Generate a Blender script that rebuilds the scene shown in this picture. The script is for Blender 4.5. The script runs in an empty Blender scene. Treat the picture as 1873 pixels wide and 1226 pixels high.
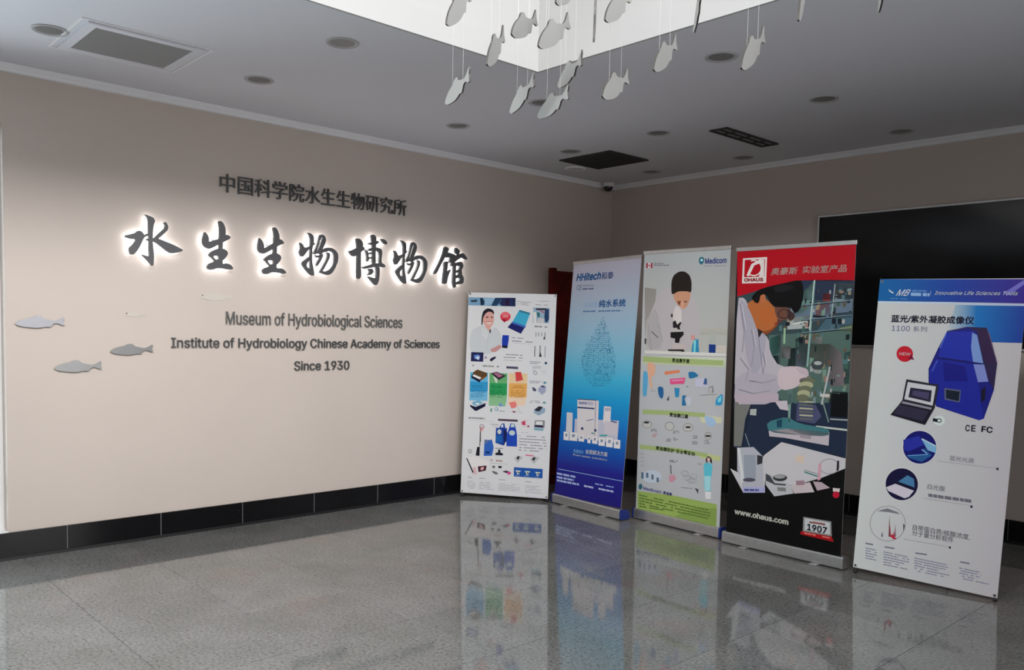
import bpy, bmesh, math, random
from mathutils import Vector, Matrix
random.seed(7)
S = bpy.context.scene
COL = S.collection

# ------------------------------------------------------------------ camera, light, exposure
FPX, PPX, PPY, IW, IH = 1537.186, 925.0, 700.0, 1873.0, 1226.0
CAM = Vector((5.737, -6.723, 1.45))
def _n(v): return v.normalized()
_d1 = _n(Vector((2599 - PPX, 639 - PPY, FPX))); _d2 = _n(Vector((-491 - PPX, 578 - PPY, FPX)))
AX = -_d2; AY = (_d1 - _d1.dot(AX) * AX).normalized(); AZ = AX.cross(AY)
ROT = Matrix((AX, AY, AZ))            # camera (right, down, forward) -> world
cam = bpy.data.cameras.new('camera'); cam.sensor_width = 36; cam.lens = FPX / IW * 36
cam.shift_x = (IW / 2 - PPX) / IW; cam.shift_y = (PPY - IH / 2) / IW; cam.clip_start = 0.05
co = bpy.data.objects.new('camera', cam); COL.objects.link(co)
r_, u_, b_ = ROT @ Vector((1, 0, 0)), ROT @ Vector((0, -1, 0)), ROT @ Vector((0, 0, -1))
co.matrix_world = Matrix(((r_.x, u_.x, b_.x, CAM.x), (r_.y, u_.y, b_.y, CAM.y), (r_.z, u_.z, b_.z, CAM.z), (0, 0, 0, 1)))
S.camera = co

W = bpy.data.worlds.new('daylight'); S.world = W; W.use_nodes = True
bg = W.node_tree.nodes['Background']; bg.inputs[0].default_value = (0.9, 0.94, 1.0, 1); bg.inputs[1].default_value = 0.95

def area(name, loc, rot, sx, sy, power, color):
    l = bpy.data.lights.new(name, 'AREA'); l.shape = 'RECTANGLE'; l.size = sx; l.size_y = sy
    l.energy = power; l.color = color
    o = bpy.data.objects.new(name, l); o.location = loc; o.rotation_euler = rot; COL.objects.link(o); return o
SKY_Z = 5.15
L1 = area('clerestory_daylight', (6.42, -6.1, 4.52), (0, math.radians(64), math.radians(-17)), 1.1, 5.3, 143, (0.985, 0.985, 0.995))
L1.data.spread = math.radians(100)
L2 = area('clerestory_daylight', (4.15, -9.05, 4.45), (math.radians(66), 0, 0), 3.8, 1.2, 66, (1.0, 0.985, 0.97))
L2.data.spread = math.radians(110)
area('skylight_daylight', (4.15, -6.0, SKY_Z + 0.12), (0, 0, 0), 3.9, 5.4, 12, (1.0, 0.985, 0.97))
L3 = area('added_side_fill', (8.8, -4.6, 1.25), (0, math.pi / 2, 0), 2.3, 4.0, 20, (1.0, 0.97, 0.95))  # unseen fill added to brighten the upper left wall
L3.data.spread = math.radians(75)
area('window_daylight', (-0.45, -7.2, 1.35), (0, -math.pi / 2, 0), 2.6, 3.1, 205, (0.84, 0.91, 1.0))

S.view_settings.view_transform = 'Standard'; S.view_settings.look = 'None'
S.view_settings.gamma = 1; S.view_settings.use_curve_mapping = False
S.view_settings.exposure = 0.0

# ------------------------------------------------------------------ helpers
def ray(p): return ROT @ Vector((p[0] - PPX, p[1] - PPY, FPX))
def onplane(p, ax, val):
    r = ray(p); t = (val - CAM[ax]) / r[ax]; return CAM + r * t
def lin(c):
    return tuple(((v / 255) / 12.92 if v / 255 <= 0.04045 else ((v / 255 + 0.055) / 1.055) ** 2.4) for v in c)

MATS = {}
def mat(name, rgb, rough=0.5, metal=0.0, spec=0.5, emit=None, es=0.0, coat=0.0, noise=None, bump=None, brand=0.0):
    """procedural principled; noise=(scale, amount) varies colour, bump=(scale, strength), brand = per-object variation"""
    if name in MATS: return MATS[name]
    m = bpy.data.materials.new(name); m.use_nodes = True; nt = m.node_tree; b = nt.nodes['Principled BSDF']
    L = nt.links
    b.inputs['Base Color'].default_value = (*rgb, 1); b.inputs['Roughness'].default_value = rough
    b.inputs['Metallic'].default_value = metal; b.inputs['Specular IOR Level'].default_value = spec
    b.inputs['Coat Weight'].default_value = coat
    if emit: b.inputs['Emission Color'].default_value = (*emit, 1); b.inputs['Emission Strength'].default_value = es
    if noise or bump:
        tc = nt.nodes.new('ShaderNodeTexCoord')
    if noise:
        n = nt.nodes.new('ShaderNodeTexNoise'); n.inputs['Scale'].default_value = noise[0]; n.inputs['Detail'].default_value = 5
        L.new(tc.outputs['Object'], n.inputs['Vector'])
        r = nt.nodes.new('ShaderNodeMapRange'); r.inputs[1].default_value = 0.3; r.inputs[2].default_value = 0.7
        r.inputs[3].default_value = 1 - noise[1]; r.inputs[4].default_value = 1 + noise[1]
        L.new(n.outputs['Fac'], r.inputs[0])
        mx = nt.nodes.new('ShaderNodeVectorMath'); mx.operation = 'SCALE'; mx.inputs[0].default_value = rgb
        L.new(r.outputs[0], mx.inputs['Scale']); L.new(mx.outputs[0], b.inputs['Base Color'])
    if bump:
        n2 = nt.nodes.new('ShaderNodeTexNoise'); n2.inputs['Scale'].default_value = bump[0]; n2.inputs['Detail'].default_value = 3
        L.new(tc.outputs['Object'], n2.inputs['Vector'])
        bp = nt.nodes.new('ShaderNodeBump'); bp.inputs['Strength'].default_value = bump[1]; bp.inputs['Distance'].default_value = 0.002
        L.new(n2.outputs['Fac'], bp.inputs['Height']); L.new(bp.outputs[0], b.inputs['Normal'])
    MATS[name] = m; return m

def tag(o, label=None, cat=None, group=None, kind=None):
    if label: o['label'] = label
    if cat: o['category'] = cat
    if group: o['group'] = group
    if kind: o['kind'] = kind
    return o
def obj(name, bm, m, parent=None, smooth=False):
    me = bpy.data.meshes.new(name); bm.to_mesh(me); bm.free()
    for x in (m if isinstance(m, (list, tuple)) else [m]): me.materials.append(x)
    if smooth:
        for p in me.polygons: p.use_smooth = True
    o = bpy.data.objects.new(name, me); COL.objects.link(o)
    if parent: o.parent = parent
    return o
def objm(name, me, parent=None, loc=None):
    o = bpy.data.objects.new(name, me); COL.objects.link(o)
    if parent: o.parent = parent
    if loc is not None: o.location = loc
    return o
def empty(name, loc, label=None, cat=None, group=None, rz=0.0):
    o = bpy.data.objects.new(name, None); o.location = loc; o.rotation_euler = (0, 0, rz); o.empty_display_size = 0.1
    COL.objects.link(o); tag(o, label, cat, group); return o
def struct(name, bm, m, parent=None, smooth=False):
    return tag(obj(name, bm, m, parent, smooth), kind='structure')
def bx(bm, a, b, bevel=0.0):
    a = Vector(a); b = Vector(b)
    lo = Vector((min(a.x, b.x), min(a.y, b.y), min(a.z, b.z))); hi = Vector((max(a.x, b.x), max(a.y, b.y), max(a.z, b.z)))
    r = bmesh.ops.create_cube(bm, size=1.0)
    for v in r['verts']:
        v.co = Vector((lo[i] + (v.co[i] + 0.5) * (hi[i] - lo[i]) for i in range(3)))
    if bevel:
        es = {e for v in r['verts'] for e in v.link_edges}
        bmesh.ops.bevel(bm, geom=list(es), offset=bevel, segments=2, affect='EDGES', profile=0.5)
    return bm
def box(a, b, bevel=0.0):
    return bx(bmesh.new(), a, b, bevel)
def tube(bm, a, b, r, n=10, r2=None):
    a = Vector(a); b = Vector(b); d = b - a
    q = d.to_track_quat('Z', 'Y').to_matrix().to_4x4(); q.translation = (a + b) / 2
    bmesh.ops.create_cone(bm, cap_ends=True, segments=n, radius1=r, radius2=r if r2 is None else r2, depth=d.length, matrix=q)
    return bm
def lathe(bm, prof, n=28, c=(0, 0, 0), cap=False):
    rings = []
    for r, z in prof:
        rings.append([bm.verts.new((c[0] + r * math.cos(2 * math.pi * k / n), c[1] + r * math.sin(2 * math.pi * k / n), c[2] + z)) for k in range(n)])
    for a, b in zip(rings, rings[1:]):
        for k in range(n): bm.faces.new((a[k], a[(k + 1) % n], b[(k + 1) % n], b[k]))
    if cap: bm.faces.new(rings[0]); bm.faces.new(list(reversed(rings[-1])))
    bmesh.ops.recalc_face_normals(bm, faces=bm.faces)
    return bm
def prism(bm, pts3, d):
    """extrude a closed 3-D outline along vector d"""
    d = Vector(d); a = [bm.verts.new(p) for p in pts3]; b = [bm.verts.new(Vector(p) + d) for p in pts3]
    bm.faces.new(a); bm.faces.new(list(reversed(b)))
    n = len(a)
    for k in range(n): bm.faces.new((a[k], b[k], b[(k + 1) % n], a[(k + 1) % n]))
    return bm

# text -> 2-D mesh (built-in font)
_TC = {}
try: FONT = bpy.data.fonts.load(bpy.utils.system_resource('DATAFILES', path='fonts') + '/Inter.woff2')   # the sans face that ships inside Blender
except Exception: FONT = None
def text2d(s, bold=0.0, shear=0.0):
    k = (s, bold, shear)
    if k in _TC: return _TC[k]
    cu = bpy.data.curves.new('t', 'FONT'); cu.body = s; cu.size = 1; cu.offset = bold; cu.resolution_u = 3; cu.shear = shear
    if FONT and all(ord(ch) < 0x2E80 for ch in s): cu.font = FONT
    o = bpy.data.objects.new('t', cu); COL.objects.link(o)
    bpy.context.view_layer.update()
    me = o.evaluated_get(bpy.context.evaluated_depsgraph_get()).to_mesh()
    me.calc_loop_triangles(); vs = [(v.co.x, v.co.y) for v in me.vertices]; fs = [tuple(t.vertices) for t in me.loop_triangles]
    o.evaluated_get(bpy.context.evaluated_depsgraph_get()).to_mesh_clear()
    bpy.data.objects.remove(o); bpy.data.curves.remove(cu)
    x0 = min(v[0] for v in vs); x1 = max(v[0] for v in vs); y0 = min(v[1] for v in vs); y1 = max(v[1] for v in vs)
    _TC[k] = (vs, fs, x0, x1, y0, y1); return _TC[k]
def glyph_groups(s, bold=0.0):
    """split a line of text into one vertex/face set per character"""
    vs, fs, x0, x1, y0, y1 = text2d(s, bold)
    par = list(range(len(vs)))
    def fd(i):
        while par[i] != i: par[i] = par[par[i]]; i = par[i]
        return i
    for f in fs:
        for j in f[1:]: par[fd(j)] = fd(f[0])
    cjk = ord(s[0]) > 0x2E80
    isl = {}
    for i, f in enumerate(fs): isl.setdefault(fd(f[0]), []).append(i)
    items = []
    for fl in isl.values():
        xs = [vs[j][0] for i in fl for j in fs[i]]; items.append([min(xs), max(xs), fl])
    if cjk:
        g = {}
        adv = (x1 - x0 + 0.06) / len(s)
        for a, b, fl in items: g.setdefault(int(((a + b) / 2 - x0 + 0.03) / adv), []).extend(fl)
        groups = [g[k] for k in sorted(g)]
    else:
        items.sort(key=lambda t: t[0]); groups = []; cur = None
        for a, b, fl in items:
            if cur and a < cur[1] - 0.02: cur[1] = max(cur[1], b); cur[2].extend(fl)
            else: cur = [a, b, list(fl)]; groups.append(cur)
        groups = [c[2] for c in groups]
    return vs, fs, groups, x0, x1, y0, y1

# ------------------------------------------------------------------ materials
M_wall = mat('beige_wall_paint', lin((206, 193, 183)), 0.75, noise=(1.3, 0.02), bump=(120, 0.25))
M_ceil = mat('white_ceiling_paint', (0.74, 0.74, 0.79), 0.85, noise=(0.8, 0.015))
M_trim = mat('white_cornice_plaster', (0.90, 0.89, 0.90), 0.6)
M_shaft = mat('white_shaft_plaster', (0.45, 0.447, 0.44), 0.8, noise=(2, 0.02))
M_stone = mat('black_polished_stone', (0.006, 0.006, 0.007), 0.12, spec=0.3, noise=(60, 0.3))
M_grout = mat('pale_grout', (0.20, 0.20, 0.21), 0.8)
M_dgrout = mat('dark_grout', (0.10, 0.10, 0.095), 0.8)
M_black = mat('black_plastic', (0.01, 0.01, 0.011), 0.4)
M_alu = mat('brushed_aluminium', (0.62, 0.62, 0.62), 0.38, metal=0.9, noise=(30, 0.05))
M_white = mat('white_plastic', (0.78, 0.78, 0.77), 0.45)
M_grey = mat('dull_grey_plastic', (0.27, 0.27, 0.27), 0.6)

def floor_material():
    m = bpy.data.materials.new('speckled_polished_granite'); m.use_nodes = True; nt = m.node_tree; N = nt.nodes; L = nt.links
    b = N['Principled BSDF']; b.inputs['Roughness'].default_value = 0.055; b.inputs['Specular IOR Level'].default_value = 0.62
    geo = N.new('ShaderNodeNewGeometry'); oi = N.new('ShaderNodeObjectInfo')
    def noise(scale, detail=3, rough=0.5):
        n = N.new('ShaderNodeTexNoise'); n.inputs['Scale'].default_value = scale; n.inputs['Detail'].default_value = detail
        n.inputs['Roughness'].default_value = rough; L.new(geo.outputs['Position'], n.inputs['Vector']); return n.outputs['Fac']
    def ramp(src, stops):
        r = N.new('ShaderNodeValToRGB'); L.new(src, r.inputs[0]); e = r.color_ramp.elements
        e[0].position, e[0].color = stops[0][0], (*stops[0][1], 1); e[1].position, e[1].color = stops[-1][0], (*stops[-1][1], 1)
        for p, c in stops[1:-1]:
            x = e.new(p); x.color = (*c, 1)
        return r.outputs[0]
    def mix(kind, fac, a, c):
        x = N.new('ShaderNodeMix'); x.data_type = 'RGBA'; x.blend_type = kind
        if isinstance(fac, float): x.inputs[0].default_value = fac
        else: L.new(fac, x.inputs[0])
        for s, v in ((x.inputs[6], a), (x.inputs[7], c)):
            if isinstance(v, tuple): s.default_value = (*v, 1)
            else: L.new(v, s)
        return x.outputs[2]
    base = ramp(noise(3.0, 6, 0.6), [(0.3, (0.178, 0.182, 0.168)), (0.5, (0.212, 0.212, 0.204)), (0.7, (0.25, 0.246, 0.238))])
    pink = ramp(noise(2.3, 2), [(0.6, (0, 0, 0)), (0.68, (1, 1, 1))])
    pf = N.new('ShaderNodeMath'); pf.operation = 'MULTIPLY'; pf.inputs[1].default_value = 0.35; L.new(pink, pf.inputs[0])
    c = mix('MIX', pf.outputs[0], base, (0.25, 0.185, 0.165))
    spk = ramp(noise(62, 5, 0.8), [(0.38, (0.2, 0.2, 0.2)), (0.46, (0.85, 0.85, 0.85)), (0.58, (1.05, 1.05, 1.05)), (0.68, (1.6, 1.6, 1.57))])
    c = mix('MULTIPLY', 0.85, c, spk)
    spk2 = ramp(noise(240, 3, 0.7), [(0.33, (0.4, 0.4, 0.4)), (0.45, (1, 1, 1)), (0.9, (1.1, 1.1, 1.1))])
    c = mix('MULTIPLY', 0.7, c, spk2)
    vr = N.new('ShaderNodeMapRange'); L.new(oi.outputs['Random'], vr.inputs[0]); vr.inputs[3].default_value = 0.88; vr.inputs[4].default_value = 1.1
    c = mix('MULTIPLY', 1.0, c, vr.outputs[0])
    L.new(c, b.inputs['Base Color'])
    return m
M_floor = floor_material()

def pane_material():
    m = bpy.data.materials.new('clear_window_glass'); m.use_nodes = True; nt = m.node_tree; N = nt.nodes; L = nt.links
    for n in list(N):
        if n.type != 'OUTPUT_MATERIAL': N.remove(n)
    t = N.new('ShaderNodeBsdfTransparent'); t.inputs[0].default_value = (0.93, 0.96, 0.95, 1)
    g = N.new('ShaderNodeBsdfGlossy'); g.inputs['Roughness'].default_value = 0.02
    f = N.new('ShaderNodeFresnel'); f.inputs[0].default_value = 1.3
    x = N.new('ShaderNodeMixShader'); L.new(f.outputs[0], x.inputs[0]); L.new(t.outputs[0], x.inputs[1]); L.new(g.outputs[0], x.inputs[2])
    L.new(x.outputs[0], N['Material Output'].inputs[0]); return m
M_glass = pane_material()

# ------------------------------------------------------------------ room shell
HC = 2.96; RX = 8.4; RY = -9.6; WE = -5.52     # ceiling, far sides, end of the solid left wall
TS = 0.6
slab = struct('floor', box((-0.0, RY, -0.12), (RX, 0.0, -0.004)), M_dgrout)
tb = box((0.0009, 0.0009, -0.012), (TS - 0.0009, TS - 0.0009, 0.0), 0.0009)
tme = bpy.data.meshes.new('floor_tile'); tb.to_mesh(tme); tb.free(); tme.materials.append(M_floor)
for i in range(14):
    for j in range(16):
        o = objm('floor_tile', tme, slab, (i * TS, -0.05 - (j + 1) * TS, 0)) if -0.05 - (j + 1) * TS > RY - 0.6 else None
ex = bmesh.new()
bx(ex, (0, -0.049, -0.012), (RX, 0, 0)); obj('floor_edge_strip', ex, M_floor, slab)

w = box((-0.25, WE, 0), (0, 0.25, 3.1)); bx(w, (-0.25, -8.7, 2.62), (0, WE, 3.1)); bx(w, (-0.25, RY, 0), (0, -8.7, 3.1)); bx(w, (-0.25, -8.7, -0.1), (0, WE, 0.165))
struct('wall_left', w, M_wall)
struct('wall_right', box((0, 0, 0), (RX + 0.25, 0.25, 3.1)), M_wall)
M_lowbounce = mat('bounce_cutting_dark', (0.09, 0.075, 0.062), 0.5, noise=(3, 0.2))  # unseen walls made dark to cut light bounced to the right
struct('wall_back', box((-0.25, RY - 0.25, 0), (RX + 0.25, RY, 3.1)), M_lowbounce)
fw_ = box((RX, RY, 0), (RX + 0.25, -6.7, 3.1)); bx(fw_, (RX, -2.5, 0), (RX + 0.25, 0, 3.1)); bx(fw_, (RX, -6.7, 2.45), (RX + 0.25, -2.5, 3.1))
struct('wall_far_right', fw_, M_lowbounce)
df = bmesh.new()
for y in (-6.7, -5.32, -3.93, -2.55): bx(df, (RX + 0.08, y, 0), (RX + 0.14, y + 0.05, 2.45))
bx(df, (RX + 0.081, -6.65, 2.4), (RX + 0.139, -2.55, 2.45)); struct('added_door', df, M_alu)  # unseen doorway added as an opening for the side fill
SX0, SY1, SX1, SY0 = 2.17, -3.232, 6.15, -8.8
c = box((0, RY, HC), (SX0, 0, 3.1)); bx(c, (SX1, RY, HC), (RX, 0, 3.1)); bx(c, (SX0, SY1, HC), (SX1, 0, 3.1)); bx(c, (SX0, RY, HC), (SX1, SY0, 3.1))
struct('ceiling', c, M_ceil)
t = 0.12
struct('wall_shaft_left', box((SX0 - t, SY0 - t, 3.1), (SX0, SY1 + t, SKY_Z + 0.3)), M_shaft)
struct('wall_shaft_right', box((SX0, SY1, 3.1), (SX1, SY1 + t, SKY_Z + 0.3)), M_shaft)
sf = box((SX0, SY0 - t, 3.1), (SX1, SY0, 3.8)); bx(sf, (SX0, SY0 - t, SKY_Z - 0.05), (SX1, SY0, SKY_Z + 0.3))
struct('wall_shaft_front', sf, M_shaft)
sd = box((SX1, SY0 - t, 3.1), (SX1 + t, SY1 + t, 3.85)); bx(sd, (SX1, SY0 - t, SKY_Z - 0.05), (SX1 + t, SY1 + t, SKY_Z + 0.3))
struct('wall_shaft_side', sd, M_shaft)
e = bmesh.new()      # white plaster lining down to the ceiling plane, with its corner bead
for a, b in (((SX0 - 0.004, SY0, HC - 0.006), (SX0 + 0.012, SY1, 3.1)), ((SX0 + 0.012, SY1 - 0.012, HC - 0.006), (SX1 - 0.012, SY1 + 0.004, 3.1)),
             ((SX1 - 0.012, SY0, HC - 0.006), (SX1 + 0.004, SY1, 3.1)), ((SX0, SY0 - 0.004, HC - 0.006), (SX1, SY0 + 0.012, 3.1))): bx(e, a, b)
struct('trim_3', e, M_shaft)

# skylight at the top of the shaft
sk = bmesh.new()
for k in range(5):
    x = SX0 + 0.03 + k * (SX1 - SX0 - 0.06) / 4; bx(sk, (x - 0.03, SY0, SKY_Z - 0.03), (x + 0.03, SY1, SKY_Z + 0.05))
for k in range(5):
    y = SY0 + 0.03 + k * (SY1 - SY0 - 0.06) / 4; bx(sk, (SX0, y - 0.03, SKY_Z - 0.025), (SX1, y + 0.03, SKY_Z + 0.045))
sko = struct('window_2', sk, M_white)
for i in range(4):
    for j in range(4):
        dx = (SX1 - SX0 - 0.06) / 4; dy = (SY1 - SY0 - 0.06) / 4
        obj('pane', box((SX0 + 0.06 + i * dx, SY0 + 0.06 + j * dy, SKY_Z), (SX0 + i * dx + dx, SY0 + j * dy + dy, SKY_Z + 0.008)), M_glass, sko)

# window in the left wall (beyond the solid part, left edge of the frame)
wf = bmesh.new(); X0, X1 = -0.16, -0.10
for y in (-8.7, -7.66, -6.62, WE - 0.05): bx(wf, (X0, y, 0.165), (X1, y + 0.05, 2.62))
for z in (0.165, 0.40, 2.57): bx(wf, (X0 - 0.001, -8.7, z), (X1 + 0.001, WE, z + 0.05))
wo = struct('window_1', wf, M_white)
for y in (-8.65, -7.61, -6.57):
    for z0, z1 in ((0.215, 0.40), (0.45, 2.57)): obj('pane', box((-0.135, y, z0), (-0.127, y + 0.99, z1)), M_glass, wo)
struct('window_sill', box((-0.25, -8.7, 0.16), (0.005, WE, 0.172)), M_white, wo)
struct('ground', box((-14, -22, -0.16), (-0.25, 12, -0.06)), mat('pale_outside_paving', (0.42, 0.42, 0.41), 0.9, noise=(0.8, 0.15)))

# cornice
def cornice(name, a, b, inward):
    a = Vector(a); b = Vector(b); n = Vector(inward); bm = bmesh.new()
    prof = [(0, 2.914), (0.034, 2.914), (0.036, 2.918), (0.036, 2.936), (0.041, 2.939), (0.041, 2.945), (0.050, 2.949), (0.050, HC), (0, HC)]
    ra = [bm.verts.new((a.x + n.x * p, a.y + n.y * p, z)) for p, z in prof]
    rb = [bm.verts.new((b.x + n.x * p, b.y + n.y * p, z)) for p, z in prof]
    for k in range(len(prof)): bm.faces.new((ra[k], ra[(k + 1) % len(prof)], rb[(k + 1) % len(prof)], rb[k]))
    bm.faces.new(ra); bm.faces.new(list(reversed(rb))); bmesh.ops.recalc_face_normals(bm, faces=bm.faces)
    return struct(name, bm, M_trim)
cornice('trim_1', (0, RY, 0), (0, 0, 0), (1, 0, 0))
cornice('trim_2', (0, 0, 0), (RX, 0, 0), (0, -1, 0))

# skirting: black stone tiles over a set-back plinth strip
def skirting(name, along, n0, n1, step, off):
    vert = along == 'y'
    def P(s, d, z): return (d, s, z) if vert else (s, -d, z)
    bm = box(P(n0, 0.0, 0.0215), P(n1, 0.0140, 0.168)); root = struct(name, bm, M_grout)
    k = 0; s = off
    while s > n0: s -= step
    while s < n1:
        a, b = max(s + 0.0022, n0), min(s + step - 0.0022, n1)
        if b - a > 0.02:
            obj('skirting_tile', box(P(a, 0.0, 0.0215), P(b, 0.016, 0.170), 0.0015), M_stone, root)
        s += step
    obj('plinth_strip', box(P(n0, 0.0, 0.0), P(n1, 0.0155, 0.021)), M_black, root)
    return root
skirting('baseboard_left', 'y', RY, -0.0, 0.5845, -5.196)
skirting('baseboard_right', 'x', 0.017, RX, 0.5845, 0.30)

# ------------------------------------------------------------------ ceiling fixtures
def square_vent(name, x0, x1, y0, y1, label, slat_axis, n, fw, m_frame, m_slat, m_back, lip=0.0):
    t = empty(name, ((x0 + x1) / 2, (y0 + y1) / 2, HC), label, 'vent')
    cx, cy = t.location.x, t.location.y
    f = bmesh.new(); X0, X1, Y0, Y1 = x0 - cx, x1 - cx, y0 - cy, y1 - cy
    for a, b in (((X0, Y0, -0.012), (X1, Y0 + fw, 0)), ((X0, Y1 - fw, -0.012), (X1, Y1, 0)), ((X0, Y0 + fw, -0.012), (X0 + fw, Y1 - fw, 0)), ((X1 - fw, Y0 + fw, -0.012), (X1, Y1 - fw, 0))):
        bx(f, a, b, 0.002)
    obj('frame', f, m_frame, t)
    obj('backing', box((X0 + fw, Y0 + fw, -0.002), (X1 - fw, Y1 - fw, 0)), m_back, t)
    a0, a1 = (X0 + fw, X1 - fw) if slat_axis == 'y' else (Y0 + fw, Y1 - fw)
    st = (a1 - a0) / n; sl = None
    for k in range(n):
        c0 = a0 + (k + 0.5) * st
        if sl is None:
            bm = bmesh.new(); L = (Y1 - Y0 - 2 * fw) if slat_axis == 'y' else (X1 - X0 - 2 * fw)
            if slat_axis == 'y': prism(bm, [(st * 0.22, -L / 2, -0.004), (st * 0.14, -L / 2, -0.004), (-st * 0.26, -L / 2, -0.0105), (-st * 0.18, -L / 2, -0.0105)], (0, L, 0))
            else: prism(bm, [(-L / 2, -st * 0.42, -0.002), (-L / 2, -st * 0.36, -0.002), (-L / 2, st * 0.25, -0.0105), (-L / 2, st * 0.17, -0.0105)], (L, 0, 0))
            bmesh.ops.recalc_face_normals(bm, faces=bm.faces)
            sl = bpy.data.meshes.new('slat'); bm.to_mesh(sl); bm.free(); sl.materials.append(m_slat)
        objm('slat', sl, t, (c0, 0, 0) if slat_axis == 'y' else (0, c0, 0))
    return t
M_slat = mat('grey_vent_slat', (0.36, 0.36, 0.36), 0.55)
M_dark = mat('near_black_duct', (0.02, 0.02, 0.02), 0.8)
M_dslat = mat('black_vent_slat', (0.025, 0.025, 0.025), 0.6)
square_vent('return_air_grille', 0.60, 1.135, -5.37, -4.77, 'large rectangular return air grille with many grey slats, upper left of the ceiling', 'y', 12, 0.05, M_ceil, M_slat, mat('grey_duct', (0.03, 0.03, 0.03), 0.8))
hatch = bmesh.new()
for a, b in (((0.565, -5.41, HC - 0.004), (1.16, -5.40, HC)), ((0.565, -4.745, HC - 0.004), (1.16, -4.735, HC)), ((0.565, -5.40, HC - 0.004), (0.575, -4.745, HC)), ((1.15, -5.40, HC - 0.004), (1.16, -4.745, HC))): bx(hatch, a, b)
struct('trim_4', hatch, M_trim)
square_vent('ceiling_vent', 0.53, 1.11, -1.345, -0.828, 'dark square ceiling vent close to the far corner of the room', 'x', 12, 0.022, M_dslat, M_dslat, M_dark)
# narrow two-slot diffuser
t = empty('slot_diffuser', (2.165, -1.012, HC), 'narrow dark framed slot diffuser in the ceiling, right of the square vent', 'vent')
f = bmesh.new()
for a, b in (((-0.075, -0.363, -0.01), (0.075, -0.345, 0)), ((-0.075, 0.345, -0.01), (0.075, 0.363, 0)), ((-0.075, -0.345, -0.01), (-0.055, 0.345, 0)), ((0.055, -0.345, -0.01), (0.075, 0.345, 0)), ((-0.007, -0.345, -0.009), (0.007, 0.345, 0))): bx(f, a, b)
obj('frame', f, M_dslat, t); obj('backing', box((-0.055, -0.345, -0.002), (0.055, 0.345, 0)), M_grey, t)
for y in (-0.2, 0.0, 0.2): obj('divider', box((-0.055, y - 0.008, -0.008), (0.055, y + 0.008, -0.002)), M_dslat, t)

dl = [(0.84, -5.47, 'unlit round downlight nearest the left edge, beside the return air grille'),
      (0.82, -4.30, 'unlit round downlight just right of the return air grille'),
      (1.775, -4.30, 'unlit round downlight left of the skylight opening, closest to its left edge'),
      (0.825, -2.73, 'unlit round downlight over the left wall between the grille and the dark square vent'),
      (1.72, -2.75, 'unlit round downlight below the skylight corner, partly behind a hanging fish'),
      (3.075, -2.73, 'unlit round downlight under the right edge of the skylight between two hanging fish'),
      (0.84, -1.53, 'small round downlight just behind the dark square vent'),
      (1.767, -1.56, 'unlit round downlight between the square vent and the slot diffuser'),
      (3.084, -1.585, 'unlit round downlight right of the slot diffuser, standing alone'),
      (0.796, -0.38, 'unlit round downlight right of the security camera, next to the far corner'),
      (1.76, -0.375, 'unlit round downlight near the right cornice, below the slot diffuser'),
      (3.087, -0.417, 'unlit round downlight near the right cornice above the black board')]
M_lamp = mat('frosted_lamp_glass', (0.20, 0.20, 0.20), 0.35); M_ring = mat('downlight_ring', (0.47, 0.47, 0.48), 0.5)
proto = None
for x, y, lab in dl:
    if proto is None:
        t = empty('downlight', (x, y, HC), lab, 'light', 'round ceiling downlights')
        rg = obj('ring', lathe(bmesh.new(), [(0.089, 0), (0.089, -0.003), (0.086, -0.006), (0.076, -0.006), (0.071, -0.002), (0.066, -0.001)]), M_ring, t, True)
        ds = obj('diffuser', lathe(bmesh.new(), [(0.0005, -0.0035), (0.04, -0.003), (0.067, -0.001)]), M_lamp, t, True); proto = t
    else:
        c = proto.copy(); c.location = (x, y, HC); c['label'] = lab; COL.objects.link(c)
        for ch in (rg, ds):
            d = ch.copy(); d.parent = c; COL.objects.link(d)
t = empty('ceiling_speaker', (0.37, -0.965, HC), 'pale round ceiling speaker between the dark square vent and the left cornice', 'speaker')
obj('rim', lathe(bmesh.new(), [(0.10, 0), (0.10, -0.008), (0.09, -0.012), (0.078, -0.008)]), M_trim, t, True)
obj('cover', lathe(bmesh.new(), [(0.0005, -0.010), (0.05, -0.0095), (0.079, -0.008)]), M_ceil, t, True)
t = empty('security_camera', (0.105, -0.185, HC), 'white dome security camera with a black dome, hanging in the far ceiling corner', 'camera')
obj('housing', lathe(bmesh.new(), [(0.0005, 0), (0.062, 0), (0.064, -0.012), (0.062, -0.03), (0.054, -0.04), (0.0005, -0.04)], c=(0, 0, 0)), M_white, t, True)
obj('dome', lathe(bmesh.new(), [(0.048, -0.038), (0.047, -0.055), (0.038, -0.073), (0.022, -0.084), (0.0005, -0.088)]), mat('black_dome_glass', (0.008, 0.008, 0.009), 0.08, coat=0.5), t, True)

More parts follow.
